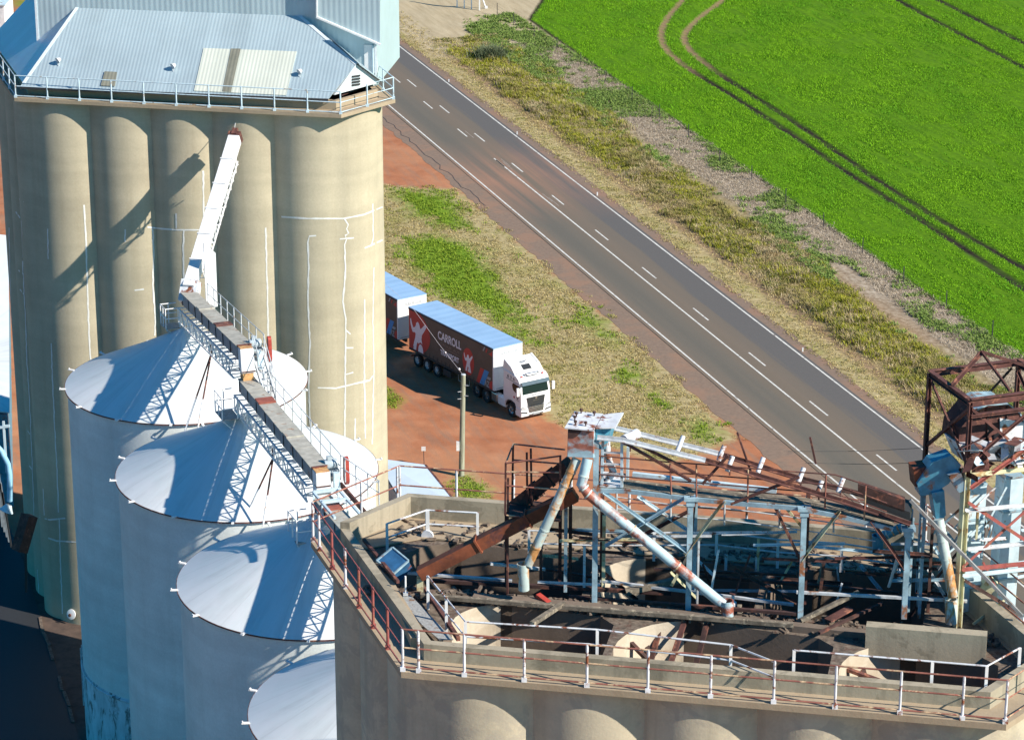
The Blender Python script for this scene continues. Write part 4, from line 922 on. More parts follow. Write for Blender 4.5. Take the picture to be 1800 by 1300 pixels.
for (u0, v0, y0, feet, lab) in ((371, 622, 132.0, ((325, 757), (345, 768)), 'rusty white A-frame prop legs standing on the first bin roof'), (480, 804, 119.7, ((434, 903), (462, 925)), 'rusty white A-frame prop legs standing on the second bin roof')):
    x = thing('prop_leg', at(*feet[0], SZ), lab, 'support', 'prop legs under the conveyors'); tp = aty(u0, v0, y0)
    for i, f in enumerate(feet):
        ft = at(*f, SZ+.02); mid = lerp(tp, ft, .55); q = MB(); q.tube([tp, mid], .045, 7); l = q.build('upper_leg', 'rust', x); q = MB(); q.tube([mid, ft], .045, 7); q.build('lower_leg', 'galv', l)
    q = MB(); q.beam(tp, tp+ZUP*.5+CD*.1, .12); q.beam(tp+ZUP*.2, tp+ZUP*.25+CN*.7, .06); q.build('cap', 'dark_rust', x)
q = MB(); lx = thing('access_ladder', P2(-.2, 1.2, -1), 'tall white caged ladder rising from bin roof to upper catwalk', 'ladder')
lb, lt = Vector((*P2(1.1, 1.35, 0).xy, 21.6)), P2(-.1, 1.35, 1.3)
for s in (-.22, .22): q.tube([lb+CN*s, lt+CN*s], .03, 6)
for k in range(12): p = lerp(lb, lt, (k+.5)/12); q.tube([p-CN*.22, p+CN*.22], .02, 5)
q.build('ladder_frame', 'white', lx); q = MB(); p0 = P1(L1+.5, 1.5, -.3)
q.tube([Vector((*p0.xy, 21.5)), p0], .16, 12); q.build('column', 'white', lx)
# stair rail down from the upper to the lower catwalk and on to the parapet
x = thing('catwalk_stair', P1(L1, 1.2, 0), 'steep grey stair with thin handrails joining the two catwalks', 'stair'); q = MB()
a, b_ = P1(L1+.05, 1.24, 1.12), P2(1.9, 1.3, 1.1)
for off in (0, .55): q.tube([a-ZUP*off, b_-ZUP*off*.9], .022, 6); q.tube([a-CN*.5-ZUP*off*2, b_-CN*.5-ZUP*off*2], .022, 6)
q.beam(a-ZUP*1.12, b_-ZUP*1.1, .05, .2); q.beam(a-ZUP*1.12-CN*.5, b_-ZUP*1.1-CN*.5, .05, .2)
for k in range(7): p = lerp(a-ZUP*1.12, b_-ZUP*1.1, (k+.5)/7); q.beam(p, p-CN*.5, .2, .03)
q.build('stair_frame', 'galv', x)
x = thing('catwalk_rail', P2(L2, 1.2, 0), 'thin grey handrail descending from second drive head to the parapet', 'handrail'); 
a, b_ = P2(L2, 1.24, 0), at(668, 888, 23.6); railing(x, [a, b_], 1.12, 'galv', 'galv', [(0, .12), (0, .4), (0, .7), (0, .98)], (1, .5), .022, .03, foot=False)
x = thing('steel_gantry', P3(1, 0, .6), 'pale open steel frame over the third conveyor at the silo corner', 'frame'); q = MB()
for s in (.2, 1.6): q.beam(P3(s, -.1, 1.0), P3(s, 1.0, 1.0), .16, .12); q.beam(P3(s, -.1, 1.0), P3(s, -.1, .3), .07); q.beam(P3(s, 1.0, 1.0), P3(s, 1.0, .3), .07)
for xx in (-.1, 1.0): q.beam(P3(.2, xx, 1.0), P3(3.6, xx, .95), .1, .1)
q.build('frame', 'pale_blue', x); q = MB(); q.beam(P3(-.6, 1.35, .9), P3(4.2, 1.5, .6), .08, .25); q.build('side_guard', 'rust', x)

# white spout rising to the far block, with a lattice below
sb, stp = Vector((-16.62, 138.9, 24.35)), aty(413, 243, 147.3)
x = thing('conveyor_spout', sb, 'long white box spout rising from the first bin to the beige silo wall', 'spout'); d = (stp-sb).normalized(); sx_ = d.cross(ZUP).normalized(); su = sx_.cross(d)
q = MB(); q.beam(sb, stp, .62, .62); sp = q.build('box', 'white', x, bevel=.02)
for k in range(1, 6):
    p = lerp(sb, stp, k/6); q = MB(); q.beam(p-d*.03, p+d*.03, .70, .70); q.build('flange', 'white', sp)
q = MB(); Ls = (stp-sb).length; lo = 0.95
for s in (-.25, .25): q.beam(sb+sx_*s-su*lo+d*1.5, stp+sx_*s-su*(lo*.75)-d*1.0, .07)
m_ = 13
for k in range(m_):
    a, b_ = 1.5+(Ls-2.5)*k/m_, 1.5+(Ls-2.5)*(k+1)/m_
    for s in (-.25, .25):
        q.beam(sb+d*a+sx_*s-su*.3, sb+d*a+sx_*s-su*lo, .05); q.beam(sb+d*(a if k % 2 else b_)+sx_*s-su*.3, sb+d*(b_ if k % 2 else a)+sx_*s-su*lo, .045)
    q.beam(sb+d*a-sx_*.25-su*lo, sb+d*b_+sx_*.25-su*lo, .04); q.beam(sb+d*a-sx_*.25-su*lo, sb+d*a+sx_*.25-su*lo, .045)
q.build('lattice', 'white', x)
q = MB(); q.beam(stp-d*.05, stp+d*.22, .68, .68); q.beam(stp+su*.3, stp+su*.3+d*.4, .3, .2); q.build('top_bracket', 'rust', x)
q = MB(); tp = at(419, 172, FZ); q.tube([stp+su*.3, tp], .02, 6); q.build('stay_cable', 'galv', x)
q = MB(); q.beam(sb+d*.5+ZUP*.0, sb-d*.3-ZUP*.5, .9, .7); q.build('boot', 'white_rusty', x)
q = MB(); q.prism([sb+CN*.9+CD*-.2-ZUP*1.2, sb+CN*1.5-CD*.2-ZUP*1.2, sb+CN*1.5-CD*.2+ZUP*1.7, sb+CN*.9-CD*.2+ZUP*2.3], -CD*.12); q.build('side_plate', 'white', x)

# ================================================================== LOFT OF THE DERELICT SILO: belt gallery, head box, spouts, tower
WF, WB = 5.75, 7.1
def L(u, w, z): return L3(u, w, z)
gal = thing('belt_gallery', L(9, 6.4, NZ_), 'rusty blue-grey belt gallery on steel columns across the open cells', 'conveyor')
def NF(u, v): return N(u, v, WF)
def NB(u, v): return N(u, v, WB)
cols = [((1048, 775), (1048, 1060)), ((1214, 872), (1211, 1074)), ((1414, 890), (1408, 1100)), ((1597, 925), (1588, 1086))]
for i, (a, b_) in enumerate(cols):
    q = MB(); A_, B_ = NF(*a), NF(*b_); B_ = Vector((A_.x, A_.y, B_.z)); q.ibeam(A_, B_, .17, .15, .03, Vector((0, 1, 0))); cc = q.build('column', 'blue_steel', gal)
    if i: q = MB(); q.beam(A_-ZUP*.12, A_-ZUP*.0, .42, .3, Vector((0, 1, 0))); q.beam(A_-ZUP*.3, A_-ZUP*.12, .26, .22, Vector((0, 1, 0))); q.build('capital', 'blue_steel', cc)
    q = MB(); A2 = A_+(L(0, WB-WF, 0)-L(0, 0, 0)); q.beam(A2, Vector((A2.x, A2.y, NZ_+.02)), .12, .12); q.build('column', 'blue_steel' if i % 2 else 'rust', gal)
    q = MB(); q.beam(A_-ZUP*.3, A2-ZUP*.3, .08); q.beam(A_-ZUP*2.2, A2-ZUP*.5, .05); q.build('cross_brace', 'rust', gal)
# stringers: falling belt frame in two chords
fr1 = [NF(*p) for p in ((1050, 770), (1093, 774), (1240, 810), (1400, 857), (1500, 888), (1600, 922))]
bk1 = [NB(*p) for p in ((1080, 753), (1120, 763), (1262, 798), (1400, 840), (1500, 866), (1595, 895))]
for pl, mt in ((fr1, ['galv', 'galv', 'rust', 'rust', 'rust']), (bk1, ['galv', 'galv', 'rust', 'dark_rust', 'dark_rust'])):
    for a, b_, mm in zip(pl[:-1], pl[1:], mt): q = MB(); q.angle(a, b_, .11, .03); q.build('stringer', mm, gal)
q = MB(); pf = [NF(*p) for p in ((1052, 857), (1100, 858), (1215, 872), (1300, 880), (1400, 888), (1480, 903), (1570, 925))]
dep = (L(0, WB-WF+.2, 0)-L(0, 0, 0))
for a, b_ in zip(pf[:-1], pf[1:]):
    n = 4
    for k in range(n):
        o_ = dep*(k/n*.46+.03); q.prism([a+o_, b_+o_, b_+o_+dep*.1, a+o_+dep*.1], ZUP*-.05)
q.build('plank_walkway', 'timber', gal)
q = MB(); 
for a, b_ in zip(pf[:-1], pf[1:]): q.beam(a-ZUP*.09, b_-ZUP*.09, .07, .14); q.beam(a+dep*.5-ZUP*.09, b_+dep*.5-ZUP*.09, .06, .1)
q.build('walkway_bearer', 'blue_steel', gal)
q = MB(); q.beam(NB(1112, 833), NB(1365, 862), .14, .14); q.build('side_channel', 'pale_blue', gal)
for (u, v, p2) in ((1093, 775, (1215, 845)), (1130, 745+40, (1250, 845)), (1280, 800, (1235, 850)), (1405, 838, (1285, 885))):
    q = MB(); q.beam(NF(u, v), NF(*p2), .08); q.build('diagonal', 'rust', gal)
for a, b_, back, mt in (((1060, 865), (1210, 972), 0, 'blue_steel'), ((1065, 960), (1205, 875), 0, 'blue_steel'), ((1120, 872), (1212, 935), 1, 'pale_blue'), ((1095, 960), (1210, 900), 1, 'rust'), ((1205, 975), (1275, 880), 0, 'cream'), ((1210, 980), (1182, 1030), 0, 'cream'), ((1225, 960), (1255, 905), 1, 'cream'),
                    ((1405, 985), (1357, 885), 0, 'rust'), ((1410, 985), (1478, 898), 0, 'cream'), ((1422, 960), (1490, 890), 1, 'blue_steel'), ((1415, 935), (1375, 888), 1, 'cream'), ((1530, 915), (1590, 1000), 0, 'rust'), ((1450, 990), (1440, 1075), 1, 'dark_rust'), ((1052, 1000), (1120, 1055), 1, 'dark_rust'), ((1290, 1000), (1400, 1060), 1, 'dark_rust')):
    q = MB(); f = NB if back else NF; q.angle(f(*a), f(*b_), .085, .022); q.build('diagonal', mt, gal)
rl_ = [NF(*p) for p in ((1047, 800), (1178, 812), (1224, 815), (1400, 829), (1468, 834), (1523, 852), (1560, 866))]
q = MB()
for k in (0, .34, .62): q.tube([p-ZUP*k for p in rl_], .022, 6)
hr = q.build('handrail', 'rust', gal)
for (a, b_) in (((1178, 815), (1180, 868)), ((1224, 817), (1224, 874)), ((1315, 825), (1314, 884)), ((1452, 835), (1450, 893)), ((1522, 853), (1519, 913))):
    q = MB(); q.tube([NF(*a), NF(*b_)], .03, 6); q.build('handrail_post', 'rust_rail', hr)
q = MB()
for k in (0, .4): q.tube([NB(*p)-ZUP*k for p in ((1085, 873), (1170, 885), (1275, 893), (1370, 905), (1475, 920), (1540, 930))], .02, 6)
lr_ = q.build('lower_rail', 'galv', gal)
for (a, b_) in (((1084, 865), (1084, 900)), ((1179, 875), (1179, 912)), ((1274, 885), (1273, 922)), ((1370, 888), (1370, 928)), ((1466, 890), (1465, 935))):
    q = MB(); q.tube([NB(*a), NB(*b_)], .035, 6); q.build('lower_post', 'galv', lr_)
# idler rollers across the frame
def roller(c, r, ln, mt='white_rusty'):
    q = MB(); ax = (L(.25, .5, 0)-L(0, 0, 0)+ZUP*(.75 if r < .1 else 0)).normalized(); q.lathe(c-ax*ln/2, [(0, 0), (r, 0), (r, ln), (0, ln)], 16, ax); ro = q.build('roller', mt, gal, smooth=40); q = MB(); q.beam(c-ZUP*r*.5, c-ZUP*(r+.3), .05); q.build('bracket', 'rust', ro)
q = N(1108, 768, 6.4); roller(q, .17, .7)
for (u, v) in ((1196, 779), (1268, 796), (1283, 815), (1337, 817), (1408, 835), (1440, 858), (1478, 852)): roller(N(u, v, 6.5 if v != 815 and v != 858 else 6.0), .075, .5)
q = MB(); q.prism([N(1508, 850, 6.0), N(1590, 878, 6.0), N(1590, 900, 6.0), N(1508, 872, 6.0)], L(0, .25, 0)-L(0, 0, 0)); q.build('belt_skirt', 'dark_rust', gal)
q = MB(); q.prism([N(1520, 872, 6.0), N(1600, 900, 6.0), N(1600, 915, 6.0), N(1520, 886, 6.0)], L(0, .9, 0)-L(0, 0, 0)); q.build('belt', 'dark', gal)
for (a, b_) in (((1296, 760), (1323, 838)), ((1424, 768), (1434, 815))):
    q = MB(); q.beam(NB(*a), NB(*b_), .06); q.build('upright_stub', 'rust', gal)

# discharge head box
hbx = thing('discharge_box', N(1020, 800, 5.6), 'peeling pale blue discharge box with white bolted lid on the gallery end', 'hopper')
fa, fb2, fc, fd = N(998, 752, 5.6), N(1043, 756, 5.6), N(1044, 805, 5.6), N(997, 803, 5.6); bk_ = L(0.05, 1.3, 0)-L(0, 0, 0)
q = MB(); q.prism([fa, fb2, fc, fd], bk_); hb1 = q.build('box', 'head_box', hbx, bevel=.015)
q = MB(); e = (fb2-fa).normalized()*.08; q.prism([fa-e-bk_*.06, fb2+e*.3-bk_*.06, fb2+e*.3+bk_*1.05, fa-e+bk_*1.05], ZUP*.04); ld = q.build('lid', 'white_rusty', hbx)
q = MB(); q.prism([fb2+e*.6-bk_*-.1, fb2+e*.6+bk_*1.0, fb2+e*8+bk_*1.2+ZUP*.02, fb2+e*8+bk_*.2+ZUP*.02], ZUP*.05); q.build('side_lid', 'white_rusty', hbx)
q = MB(); q.prism([fb2+e*.3+bk_*.2-ZUP*.02, fb2+e*6+bk_*.35-ZUP*.02, fb2+e*4+bk_*.35-ZUP*.75, fb2+e*.3+bk_*.2-ZUP*.75], bk_*.7); q.build('side_box', 'teal', hbx)
for (x_, y_) in ((.1, .7), (.12, .45), (.25, .15), (.65, .15), (.75, .85), (.2, .95)):
    p = fa+(fb2-fa)*x_+bk_*y_+ZUP*.04; q = MB(); q.tube([p, p+ZUP*.08], .022, 6); q.lathe(p+ZUP*.12, [(0, -.05), (.05, -.03), (.05, .03), (0, .05)], 8); q.build('lid_bolt', 'dark_rust', ld)
q = MB(); q.prism([fa-bk_*.012+(fb2-fa)*.02-ZUP*.02, fa-bk_*.012+(fb2-fa)*.55-ZUP*.02, fa-bk_*.012+(fb2-fa)*.5-ZUP*.12, fa-bk_*.012+(fb2-fa)*.3-ZUP*.28, fa-bk_*.012+(fb2-fa)*.02-ZUP*.3], -bk_*.006); q.build('rust_patch', 'dark_rust', hb1)

JUNK = [('rust', .05), ('dark_rust', .06), ('galv', .045), ('pale_blue', .05), ('blue_steel', .06), ('cream', .05), ('white_rusty', .05)]
rj = random.Random(21)
for k in range(46):
    u0 = rj.uniform(930, 1590); w = rj.choice([6.2, 6.8, 7.4, 8.2, 9.0]); kind = rj.random()
    base_v = 990+(u0-930)*.05
    if kind < .45: v0 = base_v+rj.uniform(-70, 40); p0, p1 = N(u0, v0, w), N(u0+rj.uniform(60, 170), v0+rj.uniform(-6, 14), w)
    elif kind < .8: v0 = base_v+rj.uniform(-60, 10); p0, p1 = N(u0, v0, w), N(u0+rj.uniform(-50, 50), v0+rj.uniform(30, 70), w+rj.uniform(-.4, .4))
    else: v0 = base_v+rj.uniform(-70, -20); p0 = N(u0, v0, w); p1 = Vector((p0.x, p0.y, NZ_))
    if min(p0.z, p1.z) < NZ_-.3 or max(p0.z, p1.z) > 36.6: continue
    mt, wd = rj.choice(JUNK); q = MB(); q.angle(p0, p1, wd*1.3, .018); q.build('tie_bar', mt, gal)
def pipe_run(name, label, px, w, r, mat='pipe', elbow=True, group=None, cat='spout', drop=None):
    pts = [N(u, v, ww) for (u, v), ww in zip(px, w)]; x = thing(name, pts[-1], label, cat, group); q = MB(); q.tube(pts, r, 16); pp = q.build('pipe', mat, x, smooth=40)
    for k in range(1, 6):
        tot = len(pts)-1; s = k/6*tot; i = min(int(s), tot-1); p = lerp(pts[i], pts[i+1], s-i); d = (pts[i+1]-pts[i]).normalized(); q = MB(); q.tube([p-d*.025, p+d*.025], r*1.1, 16); q.build('collar', 'pipe', pp, smooth=40)
    if drop:
        a, b_ = N(*drop[0], w[-1]), N(*drop[1], w[-1]); q = MB(); q.lathe(b_, [(r*1.15, 0), (r*1.25, (a-b_).length), (r*1.05, (a-b_).length), (r*1.0, 0)], 18, a-b_); q.build('nozzle', mat, x, smooth=40)
    return x
pipe_run('grain_spout', 'rust streaked pale pipe slanting left from the discharge box', [(1014, 806), (993, 852), (957, 930), (928, 992)], [5.8, 5.5, 5.3, 5.2], .15, drop=((919, 990), (921, 1036)), group='grain spouts below the discharge box')
pipe_run('grain_spout', 'long blue and red pipe slanting right from the discharge box', [(1033, 806), (1022, 852), (1034, 868), (1150, 962), (1271, 1062)], [5.7, 5.4, 5.4, 5.4, 5.4], .165, 'pipe_red', drop=((1278, 1055), (1279, 1082)), group='grain spouts below the discharge box')
# rusty troughs dropping to the left cell
def trough_chute(name, label, a, b_, w, h, mat, cat='chute', leg=None):
    x = thing(name, b_, label, cat); d = (b_-a).normalized(); q = MB(); q.beam(a, b_, w, h); bd = q.build('body', mat, x, bevel=.01)
    for k in (.3, .62): p = lerp(a, b_, k); q = MB(); q.beam(p-d*.03, p+d*.03, w+.1, h+.1); q.build('flange', mat, bd)
    if leg:
        q = MB(); q.ibeam(b_+leg*.0-ZUP*.1, Vector((b_.x, b_.y, NZ_)), .2, .18, .03, Vector((0, 1, 0))); q.build('leg', 'cream', x)
    return x
trough_chute('rusty_chute', 'long orange rusted chute sloping down across the left cells', N(1012, 868, 6.2), N(738, 1008, 5.6), .42, .40, 'rust_orange', leg=Vector((.1, 0, 0)))
trough_chute('upper_chute', 'dark rusted chute behind the railed landing beside the discharge box', N(1000, 815, 6.9), N(905, 890, 7.4), .5, .45, 'dark_rust')
# railed landing left of the discharge box
x = thing('landing', N(940, 900, 6.5), 'rusty railed landing frame to the left of the pale discharge box', 'platform')
for i, (a, b_, w) in enumerate((((889, 813), (888, 905), 5.9), ((902, 780), (900, 900), 7.6), ((926, 795), (927, 900), 6.8), ((933, 788), (935, 905), 6.6), ((985, 800), (984, 905), 5.9), ((893, 840), (892, 1060), 6.2))):
    q = MB(); q.beam(N(*a, w), N(*b_, w), .06); q.build('post', 'rust', x)
for a, b_, w1, w2 in (((889, 814), (985, 801), 5.9, 5.9), ((889, 829), (985, 830), 5.9, 5.9), ((889, 853), (980, 860), 5.9, 5.9), ((902, 780), (993, 790), 7.6, 7.2), ((902, 808), (990, 815), 7.6, 7.2), ((889, 814), (902, 780), 5.9, 7.6), ((890, 905), (985, 915), 5.9, 5.9)):
    q = MB(); q.tube([N(*a, w1), N(*b_, w2)], .028, 6); q.build('rail', 'rust_rail', x)
q = MB(); q.prism([N(890, 905, 5.9), N(985, 914, 5.9), N(990, 885, 7.6), N(900, 876, 7.6)], ZUP*-.06); q.build('floor', 'dark_rust', x)
# head platform to the right of the box
x = thing('head_platform', N(1070, 850, 6.4), 'pale painted maintenance platform with ladder beside the discharge box', 'platform')
q = MB(); q.prism([N(1052, 855, 5.8), N(1093, 858, 5.8), N(1100, 836, 7.0), N(1060, 832, 7.0)], ZUP*.08); q.build('floor', 'white_rusty', x)
for a, b_, w in (((1060, 768), (1058, 850), 5.8), ((1093, 775), (1093, 856), 5.8), ((1104, 785), (1103, 850), 6.6)):
    q = MB(); q.beam(N(*a, w), N(*b_, w), .08); q.build('post', 'pale_blue', x)
for v in (795, 815, 832): q = MB(); q.beam(N(1060, v, 5.8), N(1093, v+1, 5.8), .05); q.build('rung', 'galv', x)
q = MB(); q.tube([N(1066, 775, 6.2), N(1068, 800, 6.2), N(1078, 828, 6.2), N(1065, 850, 6.2)], .12, 10); q.build('duct', 'white_rusty', x, smooth=40)

# steel legs, beams and debris around the gallery feet
leg_px = [((995, 870), (995, 1042), 6.6, 'blue_steel'), ((985, 880), (985, 1050), 7.3, 'rust'), ((1003, 880), (1004, 1040), 7.0, 'dark_rust'), ((890, 900), (895, 1030), 6.6, 'rust'), ((1062, 905), (1060, 1040), 7.0, 'cream')]
for i, (a, b_, w, mt) in enumerate(leg_px):
    x = MB(); A_ = N(*a, w); B_ = Vector((A_.x, A_.y, NZ_)); x.beam(A_, B_, .11, .1)
    tag(x.build('steel_column', mt, None, B_), ['blue-grey steel leg standing below the left spout', 'thin rusty steel leg behind the left spout', 'dark rusted leg just right of the blue spout leg', 'rusty steel leg under the landing corner', 'cream and rust leg beside the first gallery column'][i], 'steel leg', 'steel legs under the discharge box')
def loose(name, label, cat, a, b_, w, h, mat, group=None):
    q = MB(); q.beam(a, b_, w, h); return tag(q.build(name, mat, None, (Vector(a)+Vector(b_))/2), label, cat, group)
G = 'fallen beams on the middle wall'
def Z3(u, v, dz=.12): return at(u, v, NZ_+dz)
for i, (a, b_, za, zb, w, mt, lab) in enumerate((
    ((740, 1046), (1395, 1098), .25, .2, .16, 'timber', 'long grey timber lying along the middle wall behind the front cells'),
    ((1000, 1048), (1400, 1078), .12, .3, .12, 'dark_rust', 'long dark steel rail lying along the middle wall'),
    ((1055, 1020), (1395, 1062), .3, .1, .1, 'galv', 'thin pale steel channel lying behind the gallery columns'),
    ((1100, 1040), (1220, 1012), .1, .5, .22, 'timber', 'thick weathered timber tilted against the second gallery column'),
    ((958, 1000), (862, 990), .5, .9, .1, 'galv', 'pale bent channel jutting up below the left spout'),
    ((935, 1096), (990, 1060), .5, .25, .16, 'timber', 'short timber stub hanging over the first front cell'),
    ((1300, 1063), (1300, 1080), .3, .1, .14, 'timber', 'short timber end below the right spout nozzle'),
    ((1400, 1040), (1700, 1056), .9, .8, .1, 'galv', 'straight steel tube spanning between gallery and tower'),
    ((1408, 1090), (1510, 1040), .2, .9, .14, 'timber', 'grey plank propped up between third column and tower'),
    ((1470, 1060), (1480, 1025), .2, .9, .08, 'galv', 'short upright steel piece near the propped plank'),
    ((1435, 1040), (1446, 990), .1, 1.0, .08, 'timber', 'slanted dark post standing in the middle cell'),
    ((1440, 1112), (1550, 1060), .2, .3, .1, 'dark_rust', 'dark rusty bar crossing the rubble near the tower'),
    ((1080, 1020), (960, 1000), .1, .4, .09, 'dark_rust', 'dark steel bar lying under the left spout'),
    ((760, 1020), (1180, 1042), .05, .05, .14, 'dark_rust', 'dark rusted joist along the back of the left cell'),
    ((700, 1005), (900, 1020), .2, .1, .1, 'galv', 'pale flat bar lying near the orange chute'),
    ((1150, 1000), (1400, 1010), .3, .5, .1, 'dark_rust', 'dark joist spanning the back middle cell'),
    ((1220, 1010), (1580, 1042), .2, .4, .12, 'dark_rust', 'long dark joist spanning towards the tower feet'))):
    loose('fallen_beam', lab, 'beam', at(*a, NZ_+za), at(*b_, NZ_+zb), w, w*.8, mt, G)
x = loose('red_bracket', 'small bright red steel bracket on the rubble below left spout', 'bracket', Z3(945, 1045, .3), Z3(965, 1060, .15), .2, .12, 'red_paint')
x = loose('scrap_sheet', 'dark rusty bent panel among debris by the third column', 'panel', Z3(1455, 1090, .3), Z3(1495, 1068, .4), .28, .06, 'rust')
vv = thing('gate_valve', Z3(1288, 1060), 'small rusty white gate valve beside the right spout nozzle', 'valve'); q = MB(); p = Z3(1288, 1064, .1); q.lathe(p, [(0, 0), (.12, 0), (.12, .12), (.05, .16), (.05, .4), (0, .4)], 12); q.build('valve_body', 'white_rusty', vv, smooth=40); q = MB(); q.lathe(p+ZUP*.42, [(0.02, 0), (.12, 0), (.12, .04), (.02, .04)], 14); q.build('hand_wheel', 'rust', vv)
# loose rubble scattered on the cell tops (uncountable)
q = MB()
for k in range(1500):
    u, w = random.uniform(-2.5, 17.5), random.choice([random.gauss(5.5, .25), random.uniform(9.7, 11.2), random.uniform(5.1, 5.9)])
    if w > 9 and u > 15: continue
    s = random.uniform(.03, .16); p = L(u, w, NZ_+.03+s*.3); d = Vector((random.gauss(0, 1), random.gauss(0, 1), random.gauss(0, .25))).normalized()*s
    q.beam(p-d, p+d, s*random.uniform(.4, 1), s*.6)
tag(q.build('rubble', 'debris'), 'broken concrete and timber rubble scattered along the cell walls', 'rubble', None, 'stuff')
# back-left corner: blue steel bin stand, pulley
x = thing('blue_hopper', NZp(690, 985), 'small dark blue steel hopper lying in the back left corner', 'hopper')
q = MB(); p0, p1, p2, p3 = at(662, 985, NZ_+.6), at(690, 962, NZ_+.9), at(718, 985, NZ_+.7), at(692, 1008, NZ_+.4); q.prism([p0, p1, p2, p3], Vector((.15, .3, -.45))); q.build('body', paint('dark_blue_paint', (.03, .12, .26), .5, .2, 3, .1), x)
q = MB(); 
for a, b_ in ((p0, p1), (p1, p2), (p2, p3), (p3, p0)): q.beam(a, b_, .06)
q.build('rim', 'blue_steel', x); q = MB(); p = at(712, 980, NZ_+.4); q.beam(p, p-ZUP*.4, .12); q.build('leg', 'pale_blue', x)
x = thing('pulley_post', NZp(752, 945), 'white steel post with round pulley at the back left walkway corner', 'pulley'); q = MB(); p = at(752, 940, NZ_+.1); q.lathe(p-L(0, .1, 0)+L(0, 0, 0), [(0, 0), (.2, 0), (.2, .1), (0, .1)], 20, L(0, 1, 0)-L(0, 0, 0)); q.build('wheel', 'white_rusty', x); q = MB(); q.beam(p, p+ZUP*.9, .12, .1); q.build('post', 'white', x)
x = thing('stub_post', NZp(727, 1040), 'single short white steel post standing on the left ledge', 'post'); q = MB(); p = at(713, 1045, NZ_+.35); q.tube([p, p+ZUP*.65], .03, 8); q.build('rod', 'white', x); q = MB(); q.beam(p, p+ZUP*.08, .15, .15); q.build('foot', 'galv', x)

# ------------------------------------------------------------------ elevator tower on the right
a_ = (math.cos(R(30)), math.sin(R(30))); b2_ = (-math.sin(R(30)), math.cos(R(30))); TF = (16.25, 6.35)
def T(i, j, z): return L(TF[0]+a_[0]*i+b2_[0]*j, TF[1]+a_[1]*i+b2_[1]*j, z)
tw = thing('elevator_tower', T(1.5, 1.3, NZ_), 'rust red steel tower frame over the wrecked elevator machinery at the right edge', 'tower')
ZT, SX, SY = 40.45, 3.1, 2.7
def TP(u, v, j=0.0):
    n = (T(0, 1, 0)-T(0, 0, 0)); return atplane(u, v, T(0, j, 0), n)
for (i, j, zb, mt) in ((0, 0, 38.3, 'rust'), (0, SY, 37.4, 'rust'), (SX, 0, 37.0, 'rust'), (SX, SY, 33.0, 'rust')):
    q = MB(); q.ibeam(T(i, j, zb), T(i, j, ZT), .13, .13, .025, T(1, 0, 0)-T(0, 0, 0)); q.build('upper_post', mt, tw)
q = MB(); q.ibeam(T(0, 0, NZ_), T(0, 0, 38.3), .26, .2, .03, T(1, 0, 0)-T(0, 0, 0)); q.build('leg', 'cream', tw)
q = MB(); q.ibeam(T(SX, 0, NZ_), T(SX, 0, 37.0), .26, .2, .03, T(1, 0, 0)-T(0, 0, 0)); q.build('leg', 'cream', tw)
q = MB(); q.beam(T(0, SY, NZ_), T(0, SY, 37.4), .16); q.build('leg', 'blue_steel', tw)
for p, r_, h_, mt in ((T(0, 0, ZT), T(0, SY, ZT), .21, 'rust'), (T(0, 0, ZT), T(SX, 0, ZT), .24, 'rust'), (T(0, SY, ZT), T(SX, SY, ZT), .2, 'rust'), (T(SX, 0, ZT), T(SX, SY, ZT), .25, 'rust'), (T(0, -.05, ZT-.42), T(SX, -.05, ZT-.42), .09, 'rust')):
    q = MB(); q.ibeam(p, r_, .16, h_, .025); q.build('top_beam', mt, tw)
ap = T(1.35, 2.0, ZT+.75)
for p in (T(0, 1.25, ZT+.1), T(SX, 1.6, ZT+.1), T(1.4, 0.2, ZT+.1)):
    q = MB(); q.angle(p, ap, .09, .025); q.build('roof_brace', 'rust', tw)
for p, r_, mt in ((T(0, 0, ZT-.2), T(0, SY, 38.0), 'rust'), (T(0, .2, 38.5), T(0, SY, ZT-.2), 'rust'), (T(0.05, 0, ZT-.25), T(2.2, 0, 38.3), 'rust'), (T(0, 0, 38.4), T(2.4, 0, ZT-.3), 'rust'), (T(2.9, SY, ZT-.2), T(1.2, SY, 38.6), 'dark_rust'), (T(SX, SY, ZT-.3), T(SX, 0, 38.2), 'rust')):
    q = MB(); q.angle(p, r_, .08, .02); q.build('diagonal', mt, tw)
q = MB(); q.prism([T(0, -.75, 38.15), T(0, -.55, 38.15), T(0, SY-.4, 37.75), T(0, SY-.6, 37.75)], ZUP*.16); q.build('landing_beam', 'rust', tw)
for p, r_, mt in (((1696, 898), (1830, 886), 'galv'), ((1700, 966), (1830, 953), 'galv'), ((1690, 1002), (1830, 988), 'red_rail'), ((1692, 1013), (1830, 997), 'pale_blue'), ((1700, 884), (1830, 970), 'red_rail'), ((1820, 885), (1693, 998), 'red_rail'),
                  ((1694, 1021), (1783, 1074), 'dark_rust'), ((1768, 1055), (1712, 1098), 'cream'), ((1703, 836), (1818, 824), 'cream'), ((1706, 858), (1830, 770), 'red_rail')):
    q = MB(); q.angle(TP(*p, -.12), TP(*r_, -.12), .09, .022); q.build('brace', mt, tw)
for p, r_, mt in (((1640, 905), (1700, 985), 'blue_steel'), ((1695, 890), (1640, 940), 'blue_steel'), ((1640, 960), (1690, 1040), 'pale_blue'), ((1690, 965), (1625, 1045), 'dark_rust'), ((1650, 1000), (1700, 920), 'galv'), ((1630, 1000), (1680, 1080), 'galv'), ((1610, 990), (1690, 990), 'dark_rust'), ((1610, 1040), (1690, 1048), 'dark_rust'), ((1600, 1085), (1640, 1030), 'dark_rust')):
    q = MB(); q.angle(N(*p, 7.6), N(*r_, 7.6), .075, .02); q.build('brace', mt, tw)
